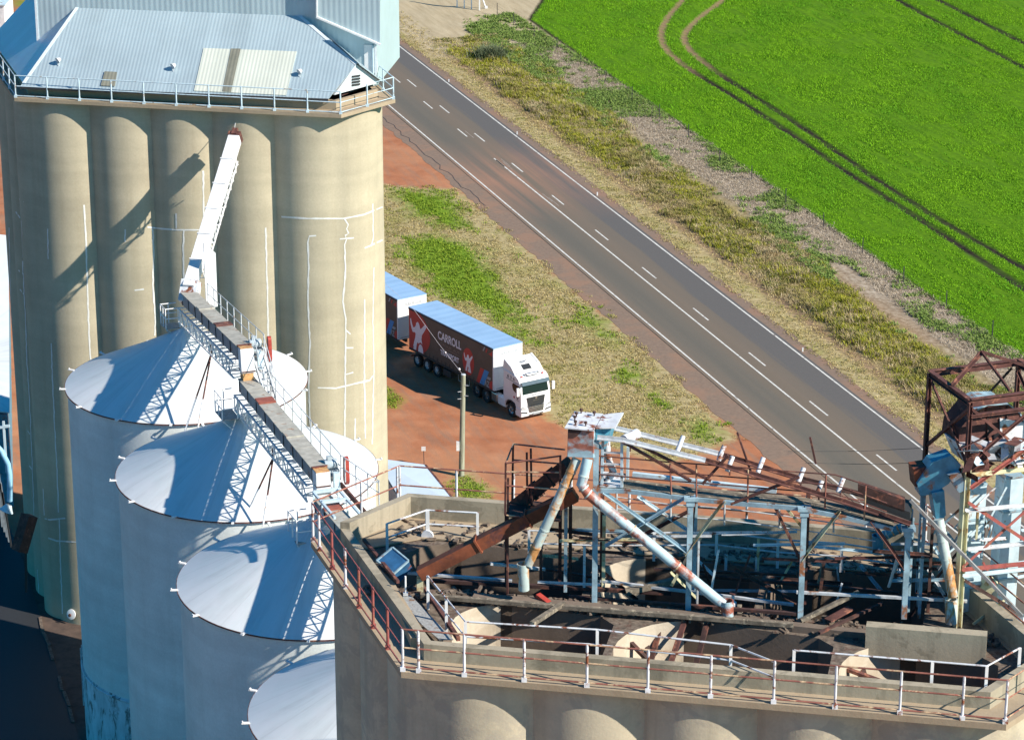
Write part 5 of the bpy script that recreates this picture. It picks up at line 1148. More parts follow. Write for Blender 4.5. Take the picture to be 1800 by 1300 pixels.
for u, w, mt in ((1622, 7.6, 'blue_steel'), (1640, 7.3, 'dark_rust'), (1658, 8.4, 'blue_steel'), (1605, 7.2, 'blue_steel'), (1625, 6.8, 'blue_steel')):
    q = MB(); p = N(u, 910, w); q.beam(p, Vector((p.x, p.y, NZ_)), .09); q.build('strut', mt, tw)
rt = random.Random(5)
for k in range(30):
    u, v, j = rt.uniform(1695, 1800), rt.uniform(850, 1080), rt.choice([.3, .6, 1.8, 2.4, 2.7]); mode = rt.random()
    if mode < .4: p, r_ = TP(u, v, j), TP(u+rt.uniform(40, 90), v-rt.uniform(2, 14), j)
    elif mode < .8: p, r_ = TP(u, v, j), TP(u+rt.choice([-1, 1])*rt.uniform(25, 80), v+rt.uniform(40, 85), j)
    else: p = TP(u, v, j); r_ = p-ZUP*rt.uniform(.6, 1.8)
    if min(p.z, r_.z) < NZ_-.6: continue
    q = MB(); q.angle(p, r_, .065, .018); q.build('lattice_bar', rt.choice(['pale_blue', 'galv', 'white_rusty', 'cream', 'red_rail', 'blue_steel', 'dark_rust', 'pale_blue']), tw)
x = thing('bucket_elevator', TP(1720, 1090, 1.0), 'tall pale blue box trunk of the bucket elevator behind the cream leg', 'elevator trunk', 'bucket elevator trunks')
def trunk(x, u0, u1, vt, j):
    q = MB(); p0, p1 = TP(u0, vt, j), TP(u1, vt, j); z0 = NZ_-.2; bk = (T(0, .55, 0)-T(0, 0, 0)); q.prism([p0, p1, Vector((p1.x, p1.y, z0)), Vector((p0.x, p0.y, z0))], bk); bd = q.build('trunk', 'pale_blue', x)
    for k in range(4):
        z = z0+1.0+k*1.15; q = MB(); c0, c1 = Vector((p0.x, p0.y, z)), Vector((p1.x, p1.y, z)); q.prism([c0-bk*.06, c1-bk*.06, c1+bk*1.06, c0+bk*1.06], ZUP*.07); q.build('joint_flange', 'blue_steel', bd)
trunk(x, 1706, 1735, 850, .9)
x = thing('bucket_elevator', TP(1782, 1090, 1.2), 'tall pale blue box trunk at the far right, shaded on its left face', 'elevator trunk', 'bucket elevator trunks'); trunk(x, 1766, 1800, 838, 1.1)
hd = thing('elevator_machine', TP(1740, 790, .8), 'brown rusted elevator head casing with grey lid, torn white sheets and motor', 'machine'); bk = T(0, 1.1, 0)-T(0, 0, 0)
prof = [TP(u, v, .8) for u, v in ((1684, 780), (1688, 753), (1714, 722), (1736, 712), (1772, 711), (1792, 726), (1806, 752), (1812, 782))]
q = MB(); q.prism(prof, bk); cs = q.build('casing', 'rust', hd)
q = MB()
for p0, p1 in zip(prof[2:-2], prof[3:-1]): q.beam(lerp(p0, p0+bk, .5)+ZUP*.02, lerp(p1, p1+bk, .5)+ZUP*.02, bk.length*1.06, .04)
q.build('lid', 'blue_steel', cs)
for u in (1735, 1770): q = MB(); q.beam(TP(u, 714, .78), TP(u+2, 790, .78), .06, .05); q.build('stiffener', 'dark_rust', cs)
q = MB(); q.prism([TP(1686, 781, .6), TP(1815, 776, .6), TP(1818, 806, .6), TP(1700, 815, .6)], bk*.9); q.build('lower_casing', 'white_rusty', hd)
q = MB(); q.prism([TP(1758, 735, .74), TP(1815, 745, .74), TP(1815, 775, .74), TP(1758, 775, .74)], bk*.03); q.build('torn_panel', 'white_rusty', cs)
for k in range(38):
    u, v = random.uniform(1702, 1808), random.uniform(774, 832); p = TP(u, v, random.uniform(-.25, .5)); q = MB(); e1 = Vector((random.gauss(0, 1), random.gauss(0, 1), random.gauss(0, .5))).normalized()*random.uniform(.12, .42); e2 = e1.cross(Vector((random.gauss(0, .4), random.gauss(0, .4), 1))).normalized()*random.uniform(.08, .26)
    q.prism([p-e1-e2, p+e1-e2*.6, p+e1*1.1+e2, p-e1*.8+e2*.7], ZUP*.015+e2*.05); q.build('torn_sheet', random.choice(['white_rusty', 'pale_blue', 'white_rusty', 'galv', 'rust']), hd)
q = MB(); c = TP(1788, 788, .25); ax = (T(.3, -1, .1)-T(0, 0, 0)).normalized(); q.lathe(c, [(0, -.25), (.17, -.25), (.18, .1), (.15, .16), (.06, .2), (0, .2)], 18, ax); q.build('motor', 'cream', hd, smooth=40)
q = MB(); q.prism([TP(1706, 812, .1), TP(1738, 806, .1), TP(1740, 830, .1), TP(1708, 838, .1)], bk*.4); q.build('gear_box', 'rust', hd)
q = MB(); q.beam(TP(1752, 765, .4), TP(1760, 800, .4), .25, .25); q.build('vent_duct', 'dark', hd)
bc = thing('boot_chute', N(1650, 900, 6.8), 'teal blue branching chute hanging below the tower landing', 'chute'); bkk = L(-.2, .55, 0)-L(0, 0, 0)
q = MB(); q.prism([N(u, v, 6.5) for u, v in ((1618, 872), (1612, 850), (1638, 812), (1672, 800), (1690, 818), (1668, 850), (1640, 868))], bkk); b1 = q.build('upper_chute', 'teal', bc, bevel=.01)
q = MB(); q.prism([N(u, v, 6.4) for u, v in ((1638, 866), (1660, 862), (1663, 905), (1657, 913), (1645, 912))], bkk*.8); q.build('lower_chute', 'teal', bc, bevel=.01)
q = MB(); q.prism([N(u, v, 6.6) for u, v in ((1606, 824), (1632, 820), (1634, 850), (1609, 856))], bkk); q.build('side_box', 'rust_orange', bc)
q = MB(); q.prism([N(u, v, 6.2) for u, v in ((1668, 838), (1690, 832), (1700, 860), (1686, 866))], bkk); q.build('side_chute', 'blue_steel', bc)
pipe_run('grain_spout', 'rusty yellow pipe hanging steeply beside the cream tower leg', [(1650, 912), (1657, 950), (1675, 1048)], [6.3, 6.2, 6.0], .16, drop=((1672, 1052), (1672, 1094)), group='grain spouts below the discharge box')
x = pipe_run('stub_spout', 'short dark blue elbow pipe hanging at the far end of the gallery', [(1590, 925), (1560, 938), (1545, 945)], [8.6, 8.6, 8.6], .15, 'teal', drop=((1543, 940), (1543, 972)))
loose('inclined_rail', 'long pale steel rail sloping from gallery end down past the tower', 'rail', N(1600, 878, 5.4), N(1797, 1082, 5.4), .11, .09, 'weathered_rail')
for i, (a, b_, lab) in enumerate((((1385, 793), (1640, 786), 'upper thin wire strung from the gallery to the tower'), ((1415, 813), (1642, 812), 'lower thin wire strung from the gallery to the tower'))):
    q = MB(); p0, p1 = N(*a, 7.1), N(*b_, 8.5); q.tube([p0, lerp(p0, p1, .5)-ZUP*.06, p1], .008, 5); tag(q.build('guy_wire', 'dark', None, p0), lab, 'wire')
# wire mesh cage and junk behind the tower foot
for i, (a, b_, w, h, mt, lab) in enumerate((((1715, 1050), (1745, 1020), .5, .4, 'cream', 'cream tank end lying beside the elevator trunk'), ((1730, 1090), (1760, 1075), .3, .1, 'debris', 'broken timber slab at the foot of the elevator trunk'), ((1745, 1110), (1800, 1085), .5, .06, 'white_rusty', 'white bent sheet lying at the tower foot'))):
    loose('scrap', lab, 'scrap', N(*a, 7.9), N(*b_, 7.9), w, h, mt)

# ================================================================== TRUCK AND TRAILERS
def place(root, x, y, f): root.location = (x, y, 0.045 if False else 0.0); root.rotation_euler = (0, 0, math.atan2(f[1], f[0]))
def V(x, y, z): return Vector((x, y, z))
def wheel(parent, x, side, r=.52, w=.32, y=1.2, rim='chrome'):
    q = MB(); c = V(x, side*y, r); ax = V(0, side, 0)
    q.lathe(c-ax*w, [(r*.58, 0), (r*.95, 0), (r, w*.12), (r, w*.88), (r*.95, w), (r*.6, w), (r*.56, w*.8)], 28, ax); t_ = q.build('wheel', 'tyre', parent, smooth=40)
    q = MB(); q.lathe(c-ax*w, [(0, w*.62), (r*.2, w*.62), (r*.26, w*.95), (0, w*.97)], 20, ax); q.lathe(c-ax*w, [(r*.26, w*.6), (r*.5, w*.62), (r*.57, w*.9), (r*.57, w*.5)], 24, ax); q.build('rim', rim, t_, smooth=40)
def text_on(parent, body, org, xdir, ydir, size, mat, name='lettering', fit=None, extr=.004, shear=0.0, bold=0.0):
    cu = bpy.data.curves.new(name, 'FONT'); cu.body = body; cu.size = size; cu.extrude = extr; cu.align_x = 'LEFT'; cu.shear = shear; cu.offset = bold
    tmp = bpy.data.objects.new('tmp_text', cu); COL.objects.link(tmp); dg = bpy.context.evaluated_depsgraph_get(); me = bpy.data.meshes.new_from_object(tmp.evaluated_get(dg)); bpy.data.objects.remove(tmp); bpy.data.curves.remove(cu)
    xd, yd = Vector(xdir).normalized(), Vector(ydir).normalized(); nd = xd.cross(yd)
    xs = [v.co.x for v in me.vertices]; k = fit/(max(xs)-min(xs)) if fit else 1.0; x0 = min(xs)
    for v in me.vertices: v.co = Vector(org)+xd*((v.co.x-x0)*k)+yd*v.co.y+nd*v.co.z
    me.materials.clear(); me.materials.append(M[mat]); o = bpy.data.objects.new(name, me); COL.objects.link(o); o.parent = parent; ROOT[o.name] = Vector(); return o
APE = [(.02, .93), (.07, .97), (.11, .86), (.19, .70), (.29, .73), (.35, .80), (.38, .89), (.46, .95), (.54, .92), (.58, .84), (.62, .76), (.70, .80), (.84, .93), (.95, .99), (.98, .91), (.92, .82), (.80, .68), (.71, .58), (.68, .44), (.72, .30), (.78, .12), (.80, .0), (.64, .0), (.60, .10), (.52, .24), (.46, .30), (.40, .20), (.36, .05), (.35, .0), (.18, .0), (.20, .12), (.26, .28), (.32, .42), (.34, .54), (.28, .57), (.17, .54), (.09, .66), (.03, .82)]
def emblem(parent, x0, z0, w, h, y):
    """red oval with a pale rearing ape, printed on the near curtain side"""
    q = MB(); n = 40; oval = [V(x0+w/2+w*.5*math.cos(2*math.pi*k/n), y, z0+h/2+h*.5*math.sin(2*math.pi*k/n)) for k in range(n)]
    return oval
def curtain_trailer(name, label, xy, f, length, full):
    t_ = thing(name, V(0, 0, 0), label, 'trailer', 'curtain-sided trailers of the road train'); W = 1.22; z0, z1 = 1.22, 4.28
    q = MB(); q.prism([V(-.12, -W, z0), V(-.12, W, z0), V(-.12, W, z1-.05), V(-.12, -W, z1-.05)], V(-(length-.12), 0, 0)); bd = q.build('curtain', 'curtain', t_)
    q = MB(); q.prism([V(0, -W-.01, z0-.06), V(0, W+.01, z0-.06), V(0, W+.01, z1), V(0, -W-.01, z1)], V(-.115, 0, 0)); fp = q.build('front_panel', 'box_white', t_, bevel=.02)
    q = MB(); q.prism([V(.01, -W-.02, z1-.02), V(.01, W+.02, z1-.02), V(.01, W+.02, z1+.04), V(.01, -W-.02, z1+.04)], V(-length-.02, 0, 0)); rf2 = q.build('roof', 'trailer_roof', t_)
    q = MB(); q.beam(V(0, -W-.02, z1-.07), V(-length, -W-.02, z1-.07), .05, .1); q.build('cant_rail', 'dark', rf2)
    q = MB(); q.beam(V(0, -W, z0-.07), V(-length, -W, z0-.07), .07, .14); q.beam(V(0, W, z0-.07), V(-length, W, z0-.07), .07, .14); q.beam(V(-.1, .45, 1.0), V(-length, .45, 1.0), .16, .3); q.beam(V(-.1, -.45, 1.0), V(-length, -.45, 1.0), .16, .3); 
    for k in range(8): q.beam(V(-.3-k*(length-.6)/7, -W, 1.1), V(-.3-k*(length-.6)/7, W, 1.1), .1, .12)
    ch = q.build('chassis', 'dark', t_)
    q = MB(); n = int(length/.55)
    for k in range(n): q.beam(V(-.9-k*.52, -W-.012, z0-.02), V(-.9-k*.52, -W-.012, z0+.28), .035, .012)
    q.build('curtain_strap', 'dark', bd)
    for s in (-1, 1):
        for x in (length-1.0, length-2.3, length-3.6): wheel(t_, -x, s, .50, .30, 1.2, 'galv')
    q = MB(); q.beam(V(-length+.05, -1.1, .55), V(-length+.05, 1.1, .55), .1, .14); q.build('rear_bumper', 'red_plate', t_)
    q = MB(); q.beam(V(-length+4.6, -1.05, .75), V(-length+5.6, -1.05, .75), .5, .45); q.build('side_box', 'dark', t_)
    q = MB(); q.tube([V(-length+6.3, -1.1, 1.1), V(-length+6.3, -1.1, .55), V(-3.2, -1.1, .55), V(-3.2, -1.1, 1.1)], .02, 6); q.build('side_guard', 'galv', t_)
    q = MB(); q.beam(V(-2.9, -.8, 1.0), V(-2.9, -.8, .2), .16); q.beam(V(-2.9, -.95, .16), V(-2.9, -.65, .16), .3, .05); q.build('landing_leg', 'dark', t_)
    y = -W-.006; X, Zv = V(1, 0, 0), V(0, 0, 1)
    def flat(name, pts, mat, d=0.0): q = MB(); q.prism([V(px, y-d, pz) for px, pz in pts], V(0, -.003, 0)); return q.build(name, mat, bd)
    def oval(cx, cz, rx, rz, x_lo=-99): return [(max(x_lo, cx+rx*math.cos(2*math.pi*k/40)), min(z1-.15, max(z0+.0, cz+rz*math.sin(2*math.pi*k/40)))) for k in range(40)]
    xl = -length+.02
    ov = [(xl, z0+.02), (xl, z1-.16)]+[(xl+.35+2.45*math.sin(a)*1.0, z0+1.42+1.7*math.cos(a)) for a in [math.pi*k/24 for k in range(1, 24)]]
    ov = [(x_, min(z1-.16, max(z0+.02, z_))) for x_, z_ in ov]; ov2 = []
    for p in ov:
        if not ov2 or math.dist(p, ov2[-1]) > .01: ov2.append(p)
    flat('emblem_disc', ov2, 'em_red')
    flat('emblem_figure', [(xl+.12+2.25*px, z0+.04+2.35*pz) for px, pz in APE], 'em_white', .004)
    flat('emblem_arc', [(xl+1.55+.42*math.cos(a), z0+.04+.75*math.sin(a)) for a in [math.pi*k/16 for k in range(17)]], 'em_red', .008)
    flat('emblem_ball', [(xl+1.55+.34*math.cos(a), z0+.04+.62*math.sin(a)) for a in [math.pi*k/16 for k in range(17)]], 'em_white', .012)
    text_on(bd, 'CARROLL', V(-7.05, y, 3.02), X, Zv, .84, 'em_white', fit=3.0, bold=.02)
    text_on(bd, 'GROUP  AUS', V(-6.75, y, 2.62), X, Zv, .28, 'em_brown', fit=2.45)
    flat('text_rule', [(-6.75, 2.46), (-4.25, 2.46), (-4.25, 2.50), (-6.75, 2.50)], 'em_brown')
    text_on(bd, 'TRANSPORT', V(-6.75, y, 1.92), X, Zv, .52, 'em_white', fit=2.4, bold=.015)
    flat('emblem_disc', oval(-3.15, 2.42, .72, 1.0), 'em_red'); flat('emblem_figure', [(-3.72+1.14*px, 1.66+1.35*pz) for px, pz in APE], 'em_white', .004)
    flat('emblem_ball', [(-3.0+.2*math.cos(a), 1.66+.32*math.sin(a)) for a in [math.pi*k/12 for k in range(13)]], 'em_white', .008)
    flat('stripe', [(-2.15, z0+.03), (-1.75, z0+.03), (-1.15, z0+1.22), (-1.62, z0+1.22)], 'em_red'); flat('stripe', [(-1.72, z0+.03), (-1.18, z0+.03), (-.55, z0+1.22), (-1.12, z0+1.22)], 'em_blue')
    text_on(bd, 'AZ', V(-1.12, y-.004, z0+.05), X, Zv, .62, 'em_grey', fit=.62, bold=.02); flat('stripe', [(-.85, z0+.62), (-.42, z0+.62), (-.30, z0+.82), (-.73, z0+.82)], 'em_grey')
    flat('corner_patch', [(-.52, z0+.0), (-.13, z0+.0), (-.13, z0+.62), (-.30, z0+.62), (-.52, z0+.35)], 'em_red', .002); flat('corner_patch', [(-.62, z1-.52), (-.13, z1-.62), (-.13, z1-.22)], 'em_red'); flat('stripe', [(-1.35, z1-.5), (-1.22, z1-.5), (-1.0, z1-.15), (-1.13, z1-.15)], 'em_grey'); flat('stripe', [(-1.0, z1-.52), (-.85, z1-.52), (-.7, z1-.2), (-.85, z1-.2)], 'em_red')
    text_on(fp, 'KRUEGER', V(.006, -.55, 3.72), V(0, 1, 0), Zv, .3, 'em_grey', fit=1.35)
    for yy in (-1.0, -.5, 0, .5, 1.0): q = MB(); q.beam(V(.0, yy-.03, 4.18), V(.02, yy-.03, 4.18), .06, .05); q.build('marker', 'em_grey', fp)
    q = MB(); q.beam(V(.004, -1.0, 1.3), V(.004, 1.0, 1.3), .02, .04); q.build('seam', 'em_grey', fp)
    place(t_, xy[0], xy[1], f); return t_
curtain_trailer('curtain_trailer', 'brown curtain-sided trailer coupled directly behind the white prime mover', (-.28, 186.2), (.567, -.824), 10.9, True)
curtain_trailer('curtain_trailer', 'rear brown curtain-sided trailer half hidden by the tall beige silo', (-7.30, 196.75), (.53, -.848), 10.9, False)

tk = thing('prime_mover', V(0, 0, 0), 'white cab-over prime mover with dark windscreen and black grille', 'truck')
W = 1.2
def slab(pts, y0, y1, name, mat, parent, bevel=0.0, taper=None):
    q = MB(); q.prism([V(x, y0, z) for x, z in pts], V(0, y1-y0, 0)); return q.build(name, mat, parent, bevel=bevel)
cabp = [(.0, .95), (.03, 1.25), (.0, 1.92), (-.16, 2.72), (-.30, 2.98), (-.62, 3.14), (-1.3, 3.22), (-2.28, 3.25), (-2.28, 1.05), (-1.85, 1.0), (-1.72, 1.16), (-1.25, 1.24), (-.78, 1.16), (-.66, .95)]
cb = slab(cabp, -W, W, 'cab', 'cab', tk, .06)
slab([(.06, .36), (.10, .6), (.05, .98), (-.62, .98), (-.72, .6), (-.66, .36)], -W-.02, W+.02, 'bumper', 'cab', tk, .05)
q = MB(); q.prism([V(.012, -1.04, 1.98), V(.012, 1.04, 1.98), V(-.135, 1.0, 2.66), V(-.135, -1.0, 2.66)], V(.012, 0, .003)); ws = q.build('windscreen', 'glass', cb)
q = MB(); q.prism([V(.02, -1.1, 2.62), V(.02, 1.1, 2.62), V(-.10, 1.1, 2.86), V(-.10, -1.1, 2.86)], V(.05, 0, .01)); q.build('sun_visor', paint('dark_blue_visor', (.02, .07, .11), .6), cb)
for s in (-1, 1): q = MB(); q.beam(V(.035, s*.1, 2.02), V(.005, s*.55, 2.12), .02, .03); q.build('wiper', 'dark', ws)
q = MB(); q.prism([V(.035, -.74, 1.72), V(.035, .74, 1.72), V(.07, .62, 1.12), V(.07, -.62, 1.12)], V(.03, 0, 0)); gl = q.build('grille', 'grille', cb, bevel=.01)
for k in range(4): z = .98-k*.1; q = MB(); q.beam(V(.10, -.62, z+.02), V(.10, .62, z+.02), .05, .035); q.build('grille_bar', 'chrome', gl)
q = MB(); q.prism([V(.085, -.64, 1.1), V(.085, .64, 1.1), V(.105, .55, .62), V(.105, -.55, .62)], V(.012, 0, 0)); q.build('lower_grille', 'grille', cb)
q = MB(); q.beam(V(.075, -.08, 1.62), V(.085, .08, 1.62), .02, .08); q.lathe(V(.068, 0, 1.62), [(0, .03), (.07, .02), (.08, 0)], 14, V(1, 0, 0)); q.build('badge', 'chrome', gl)
text_on(gl, 'CARROLL', V(.022, -.5, 1.78), V(0, 1, 0), V(0, 0, 1), .17, 'em_grey', fit=1.0)
text_on(gl, 'MAN', V(.078, -.22, 1.38), V(0, 1, 0), V(0, 0, 1), .14, 'chrome', fit=.44)
for s in (-1, 1):
    q = MB(); q.prism([V(.105, s*.82, .98), V(.105, s*1.19, 1.06), V(.075, s*1.2, .92), V(.105, s*.80, .86)], V(.015, 0, 0)); q.build('headlight', 'lamp', cb)
    q = MB(); q.prism([V(.11, s*.74, .70), V(.10, s*1.19, .78), V(.09, s*1.2, .68), V(.11, s*.72, .60)], V(.012, 0, 0)); q.build('fog_lamp', 'grille', cb)
    q = MB(); q.prism([V(.115, s*.80, 1.0), V(.105, s*1.2, 1.12), V(.105, s*1.2, 1.07), V(.115, s*.80, .985)], V(.008, 0, 0)); q.build('lamp_brow', 'grille', cb)
    q = MB(); q.prism([V(-.10, s*(W+.004), 2.55), V(-.98, s*(W+.004), 2.60), V(-1.12, s*(W+.004), 2.42), V(-1.0, s*(W+.004), 2.08), V(-.5, s*(W+.004), 1.92), V(-.06, s*(W+.004), 1.92)], V(0, s*.006, 0)); q.build('side_window', 'glass', cb)
    q = MB(); q.beam(V(.0, s*(W+.24), 1.95), V(.0, s*(W+.24), 2.55), .14, .22, V(0, 1, 0)); mr_ = q.build('mirror', 'cab', tk, bevel=.03); q = MB(); q.beam(V(-.1, s*W, 2.5), V(0, s*(W+.2), 2.5), .05); q.beam(V(-.1, s*W, 2.0), V(0, s*(W+.2), 2.0), .05); q.build('mirror_arm', 'dark', mr_)
    q = MB(); q.beam(V(-.12, s*(W-.08), 2.0), V(-.22, s*(W-.08), 2.62), .05, .12); q.build('pillar_trim', 'dark', cb)
    wheel(tk, -1.25, s, .52, .34, 1.2, 'chrome'); wheel(tk, -4.55, s, .52, .6, 1.22, 'chrome'); wheel(tk, -5.85, s, .52, .6, 1.22, 'chrome')
    q = MB(); pr = [(-.62-.0, .98)]+[(-1.25+.68*math.cos(a), .52+.68*math.sin(a)) for a in [R(15+150*k/10) for k in range(11)]]
    for (x0_, z0_), (x1_, z1_) in zip(pr[1:-1], pr[2:]): q.beam(V(x0_, s*(W-.15), z0_), V(x1_, s*(W-.15), z1_), .36, .05, V(0, 1, 0) if False else ZUP)
    q.build('wheel_arch', 'dark', tk)
    q = MB(); q.beam(V(-2.0, s*1.0, .75), V(-3.0, s*1.0, .75), .42, .62); q.build('fuel_tank', 'cab', tk, bevel=.06); q = MB(); q.beam(V(-3.1, s*1.0, .75), V(-3.85, s*1.0, .75), .42, .62); q.build('battery_box', 'chrome', tk, bevel=.04)
    # roof fairing fins
    fin = [(-.75, 3.12), (-1.35, 3.62), (-2.3, 3.98), (-2.42, 3.2)]
    q = MB(); q.prism([V(x, s*1.0, z) for x, z in fin], V(0, s*.16, 0)); q.build('fairing_fin', 'cab', tk, bevel=.03)
q = MB(); q.prism([V(-.70, -.98, 3.16), V(-1.35, -.98, 3.58), V(-2.28, -.98, 3.92), V(-2.36, -.98, 3.86), V(-1.4, -.98, 3.5), V(-.75, -.98, 3.06)], V(0, 1.96, 0)); rfz = q.build('roof_fairing', 'cab', tk)
def onfair(x, y, z): return V(x, y, z)
q = MB(); q.prism([V(-1.0, -.34, 3.37), V(-1.0, .34, 3.37), V(-1.38, .34, 3.61), V(-1.38, -.34, 3.61)], V(-.008, 0, .015)); q.build('roof_hatch', 'grille', rfz)
q = MB(); q.beam(V(-.52, -.55, 3.22), V(-.52, .55, 3.22), .16, .12); q.beam(V(-.40, -.4, 3.16), V(-.40, .4, 3.16), .1, .08); q.build('roof_unit', 'chrome', tk, bevel=.02)
q = MB(); q.lathe(V(-1.72, .05, 3.755), [(.16, -.01), (.26, -.01), (.26, .012), (.16, .012)], 20, V(-.34, 0, .94)); q.build('roof_emblem', 'em_dark', rfz)
text_on(rfz, 'CARROLL', V(-1.48, -.45, 3.672), V(0, 1, 0), V(-.94, 0, .34), .15, 'em_grey', fit=.95)
for s in (-.85, .85): q = MB(); q.beam(V(-.5, s, 3.12), V(-.42, s, 3.12), .14, .08); q.build('marker_lamp', 'em_red', tk)
# printing on the near door
dy = -W-.008
q = MB(); q.lathe(V(-.42, dy, 1.68), [(.06, -.0), (.12, 0), (.12, .006), (.06, .006)], 16, V(0, -1, 0)); q.build('door_emblem', 'em_dark', cb)
text_on(cb, 'CARROLL', V(-.62, dy, 1.45), V(1, 0, 0), ZUP, .1, 'em_grey', fit=.42)
q = MB(); q.lathe(V(-.85, dy, 1.6), [(0, .006), (.09, .006), (.09, 0)], 12, V(0, -1, 0)); q.build('door_mark', 'em_red', cb)
text_on(cb, '8 3 6', V(-1.75, dy, 2.80), V(1, 0, 0), ZUP, .3, 'em_dark', fit=.95)
q = MB(); q.beam(V(-.3, dy, 2.68), V(-1.9, dy, 2.72), .01, .03); q.build('window_line', 'dark', cb)
q = MB(); q.beam(V(.125, -.26, .50), V(.125, .26, .50), .02, .13); q.build('number_plate', 'em_grey', tk)
q = MB(); q.beam(V(-2.3, .4, .95), V(-6.7, .4, .95), .14, .28); q.beam(V(-2.3, -.4, .95), V(-6.7, -.4, .95), .14, .28)
for x in (-2.4, -3.4, -4.55, -5.85, -6.6): q.beam(V(x, -.4, .92), V(x, .4, .92), .14, .18)
q.beam(V(-4.6, 0, 1.12), V(-5.6, 0, 1.12), .9, .08); q.build('chassis', 'dark', tk)
q = MB(); q.beam(V(.08, -.55, .46), V(.08, .55, .46), .09, .05); q.build('bumper_slot', 'dark', tk)
place(tk, 1.62, 183.15, (.53, -.848))

# ================================================================== POLE, SIGN, SHEDS, FENCE, SMALL THINGS
pb = at(811, 836); ptop = aty(814.5, 658, pb.y)
x = thing('utility_pole', pb, 'weathered grey-green timber utility pole standing on the red yard', 'pole'); q = MB(); q.tube([pb-ZUP*.3, lerp(pb, ptop, .5), ptop], [.20, .175, .15], 14); q.build('pole_shaft', 'pole', x, smooth=40)
for k, s in ((.90, 1), (.84, -1), (.80, 1), (.77, -1)): p = lerp(pb, ptop, k); q = MB(); q.beam(p+V(.1*s, -.12, 0), p+V(.34*s, -.18, 0), .03); q.build('step_bolt', 'galv', x)
p = lerp(pb, ptop, .30); q = MB(); q.beam(p+V(-.26, -.12, -.28), p+V(-.26, -.12, .34), .2, .16, V(0, 1, 0)); q.build('meter_box', 'white', x)
q = MB(); q.lathe(ptop, [(0, -.02), (.16, -.02), (.15, .02), (0, .04)], 14); q.build('pole_cap', 'galv', x)
q = MB(); p1 = at(727, 543, 8.6); p2 = p1+(p1-ptop).normalized()*21; p2.z = 8.7; q.tube([ptop-ZUP*.05, lerp(ptop, p1, .5)-ZUP*.12, p1, p2], .010, 5); w_ = q.build('service_wire', 'em_white', None, ptop); tag(w_, 'pale overhead wire running from pole top across the trailer', 'wire')
q = MB(); p = lerp(ptop, p1, .35)-ZUP*.1; q.lathe(p, [(0, -.07), (.05, -.04), (.05, .04), (0, .07)], 10, (p1-ptop)); q.lathe(lerp(ptop, p1, .08), [(0, -.1), (.07, -.05), (.07, .05), (0, .1)], 10, (p1-ptop)); tag(q.build('wire_insulator', 'em_white', None, p), 'pale insulators strung on the wire beside the pole top', 'insulator')
sg = at(745.5, 817); tp = aty(744.5, 788, sg.y); x = thing('yard_sign', sg, 'small white square sign on a thin post in the red yard', 'sign'); q = MB(); q.tube([sg, tp], .025, 6); q.build('post', 'steel_post', x); q = MB(); q.beam(tp+V(-.14, -.03, 0), tp+V(.14, -.03, 0), .03, .3); q.build('plate', 'white', x)
x = thing('utility_pole', V(p2.x, p2.y, 0), 'second timber pole mostly hidden behind the tall beige silo block', 'pole'); q = MB(); q.tube([V(p2.x, p2.y, -.2), V(p2.x, p2.y, 8.9)], [.19, .15], 12); q.build('pole_shaft', 'pole', x)
# low shed behind the derelict silo
zs = 4.0; sp_ = [at(660, 806, zs), at(748, 818, zs), at(808, 892, zs), at(720, 905, zs-.4)]
x = thing('lean_to_shed', sp_[1].xy.to_3d(), 'low shed with plain pale blue roof between the silo blocks', 'shed'); q = MB(); q.prism(sp_, ZUP*.06); q.build('roof', plain('pale_blue_roof', (.58, .69, .82), .45, 0, .05, .6), x)
q = MB(); q.beam(sp_[1], sp_[2], .12, .16); q.build('barge_board', 'rust', x)
q = MB(); ins = [lerp(p, (sp_[0]+sp_[2])/2, .04) for p in sp_]; q.prism([V(p.x, p.y, 0) for p in ins], ZUP*3.55); q.build('wall', 'cladding', x)
# long white store on the far left and hut top left
A0, A1 = at(15, 415, 6.5), at(17, 726, 6.5)
x = thing('white_store', V(A1.x-6, A1.y+8, 0), 'big white roofed store glimpsed along the left edge', 'shed'); q = MB(); q.prism([A1, A0, A0+V(-14, 0, 1.5), A1+V(-14, 0, 1.5)], ZUP*.06); q.build('roof', 'silo_cone', x)
q = MB(); q.prism([V(A1.x-.2, A1.y+.3, 0), V(A0.x-.2, A0.y-.3, 0), V(A0.x-13.5, A0.y-.3, 0), V(A1.x-13.5, A1.y+.3, 0)], ZUP*6.3); q.build('wall', 'teal', x)  # blue of the shadowed wall put into its colour
hb0 = at(9, 50); x = thing('white_hut', hb0, 'small white hut with a dark window in the top left corner', 'hut'); q = MB(); q.prism([hb0, hb0+V(-4, .5, 0), hb0+V(-4.6, 4, 0), hb0+V(.4, 3.4, 0)], ZUP*2.5); q.build('wall', 'white', x); q = MB(); q.prism([hb0+V(.2, -.2, 2.5), hb0+V(-4.2, .3, 2.5), hb0+V(-4.8, 4.2, 2.8), hb0+V(.6, 3.6, 2.8)], ZUP*.12); q.build('roof', 'pale_blue', x)
q = MB(); q.prism([hb0+V(-.5, -.0, 1.0), hb0+V(-.95, .04, 1.0), hb0+V(-.95, .04, 1.8), hb0+V(-.5, -.0, 1.8)], V(0, -.05, 0)); q.build('window', 'glass', x)
x = loose('rusty_girder', 'rusty girder lying on the red ground by the white hut', 'girder', at(16, 20, .3), at(27, 34, .3), .5, .5, 'dark_rust')
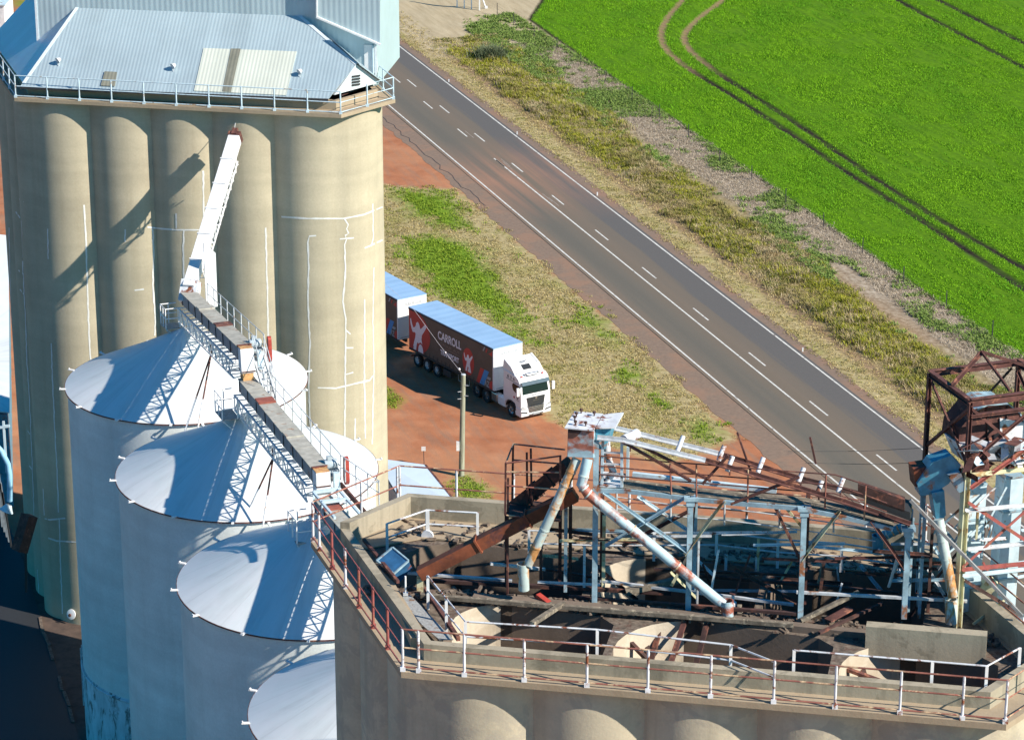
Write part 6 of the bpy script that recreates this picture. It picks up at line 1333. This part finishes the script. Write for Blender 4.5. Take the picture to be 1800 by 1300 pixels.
# dark ground sheet added round the silos to cut warm bounce light
q = MB(); q.prism([V(-95, 60, .002), V(24, 60, .002), V(20, 152.5, .002), V(-9, 156, .002), V(-60, 172, .002), V(-95, 172, .002)], ZUP*.006); m, t, b = nodes_of('bounce_cut_ground')
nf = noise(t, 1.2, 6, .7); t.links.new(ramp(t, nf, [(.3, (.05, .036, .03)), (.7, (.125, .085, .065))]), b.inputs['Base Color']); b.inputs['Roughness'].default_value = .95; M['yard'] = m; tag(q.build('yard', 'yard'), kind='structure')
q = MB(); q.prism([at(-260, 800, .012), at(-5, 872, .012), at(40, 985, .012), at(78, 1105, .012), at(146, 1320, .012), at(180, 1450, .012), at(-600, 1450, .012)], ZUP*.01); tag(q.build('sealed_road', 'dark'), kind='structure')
q = MB(); 
for a, b_ in (((70, 1085), (150, 1330)),):
    n_ = 9
    for k in range(n_):
        if k not in (3, 7): q.beam(lerp(at(*a, .05), at(*b_, .05), k/n_)+V(random.uniform(-.1, .1), 0, 0), lerp(at(*a, .05), at(*b_, .05), (k+.93)/n_)+V(random.uniform(-.1, .1), 0, 0), .18, .1)
tag(q.build('yard_kerb', 'debris', None, at(100, 1180)), 'narrow broken concrete kerb in the shade at the foot of the bins', 'kerb')
# fittings on the shaded foot of the far block
x = thing('downspout', aty(18, 880, 150.5), 'pale blue bent spout with flared mouth at the left edge', 'spout'); q = MB(); q.tube([aty(*p, 150.5) for p in ((-14, 775), (2, 792), (14, 815), (17, 835), (17, 880))], .16, 12); pp_ = q.build('pipe', paint('bright_blue_pipe', (.28, .55, .75), .5, .1), x, smooth=50); q = MB(); c = aty(16, 886, 150.5); q.lathe(c, [(.16, 0), (.3, -.25), (.42, -.42), (.40, -.44)], 16, V(.45, .2, 1)); q.build('mouth', 'pale_blue', x, smooth=50)
q = MB(); q.beam(aty(-10, 752, 150.6), aty(17, 748, 150.6), .14); q.beam(aty(6, 740, 150.6), aty(12, 830, 150.6), .12); q.build('bracket', 'pale_blue', x)
x = loose('side_chute', 'dark brown square chute leaning on the shaded silo foot', 'chute', aty(52, 905, 149.2), aty(34, 968, 148.6), .75, .65, 'dark_rust')
x = loose('support_leg', 'thin dark steel leg below the brown chute', 'support', aty(45, 950, 149.2), aty(46, 1040, 149.2), .12, .12, 'dark')
for i in range(5): loose('yard_pipe', 'thin shaded pipe in the dark gantry at the left edge', 'pipe', aty(-8+i*3, 800+i*16, 151.2), aty(4+i*4, 925+i*9, 151.2), .09, .09, random.choice(['dark', 'blue_steel', 'trough']), 'gantry pipes at the left edge')
fn = hit(fbvh, 127, 1078, .1); x = thing('wall_fan', fn[0], 'round white fan cowl on the foot of the beige silo', 'fan'); q = MB(); q.lathe(fn[0], [(0, .06), (.12, .07), (.30, .03), (.31, 0), (.29, -.04)], 22, fn[1]+ZUP*.3); q.build('cowl', 'white', x, smooth=40); q = MB(); q.lathe(fn[0]+fn[1]*.14, [(0, .06), (.09, .05), (.1, 0)], 12, fn[1]+ZUP*.3); q.build('hub', 'rust', x)
fn = hit(fbvh, 24, 776, .05)
if fn: x = thing('wall_lamp', fn[0], 'small dark lamp bracket on the shaded left flute of the beige silo', 'lamp'); q = MB(); q.beam(fn[0], fn[0]+fn[1]*.5, .12); q.build('arm', 'dark', x); q = MB(); q.beam(fn[0]+fn[1]*.5-V(.25, 0, 0), fn[0]+fn[1]*.5+V(.2, 0, 0), .25, .16); q.build('shade', 'dark', x)
# paddock fence
fps = [(874, 27), (903, 45), (939, 67), (979, 88), (1021, 115), (1065, 145), (1111, 176), (1159, 208), (1210, 243), (1265, 286), (1321, 317), (1381, 358), (1447, 401), (1516, 446), (1588, 497), (1663, 540), (1744, 593)]
FP = [at(*p) for p in fps]; dlt = FP[-1]-FP[-2]; FP += [FP[-1]+dlt*k for k in (1, 2, 3)]
x = thing('paddock_fence', FP[0], 'post and wire fence with dark steel posts along the stubble edge', 'fence'); q = MB()
for k in (.35, .7, 1.05): q.tube([p+ZUP*k for p in FP], .008, 4)
q.build('wires', 'steel_post', x)
for p in FP: q = MB(); q.beam(p-ZUP*.05, p+ZUP*1.35, .07, .07, V(0, 1, 0)); q.build('post', 'steel_post', x)
# pale field stand at the top edge
i0, i1 = at(843, 19), at(854, 15); x = thing('field_stand', i0, 'white steel leg stand cut off by the top edge of the photo', 'stand'); q = MB(); tps = i0+ZUP*3.6; q.beam(i0, tps, .14); q.build('leg', 'white', x); q = MB(); q.beam(i1, tps+V(-.3, .2, -.4), .12); q.build('leg', 'white', x); q = MB(); q.beam(i1+V(-.12, 0, .12), i1+V(.2, 0, .12), .25, .25); q.build('foot', 'white', x)
for k in range(3): q = MB(); p = i0+V(-.9-.8*k, .6+.5*k, 0); q.beam(p, p+ZUP*3.6, .12); q.build('leg', 'white', x)
q = MB(); q.beam(tps, tps+V(-3.2, 2.0, 0), .2, .2); q.build('cross_bar', 'white', x)
# roadside reflectors
for (u, v), el_ in zip(((789, 143), (909, 235), (1050, 342), (1411, 616)), ('farthest up the road, level with the silo roof railing', 'second from the top, beside the paired lane dashes', 'third from the top, level with the first single dashes', 'nearest the rusty tower frame')):
    p = at(u, v+2); q = MB(); q.beam(p, p+ZUP*.32, .1, .05, V(0, 1, 0)); tag(q.build('edge_marker', 'white', None, p), 'white edge marker '+el_, 'marker', 'edge markers on the far verge')
# grey-green shrub at the head of the weed strip
sb_ = at(862, 100); st_ = st(sb_); n = 420; P = np.column_stack([st_[0]+rng.normal(0, .7, n), st_[1]+rng.normal(0, .7, n)])
sh = blades('roadside_shrub', P, 1.0, .07, .9, 3, 'greyshrub', None, None, 0, 1.0, .12); del sh['kind']; tag(sh, 'small grey-green shrub standing at the upper end of the weed strip', 'shrub')
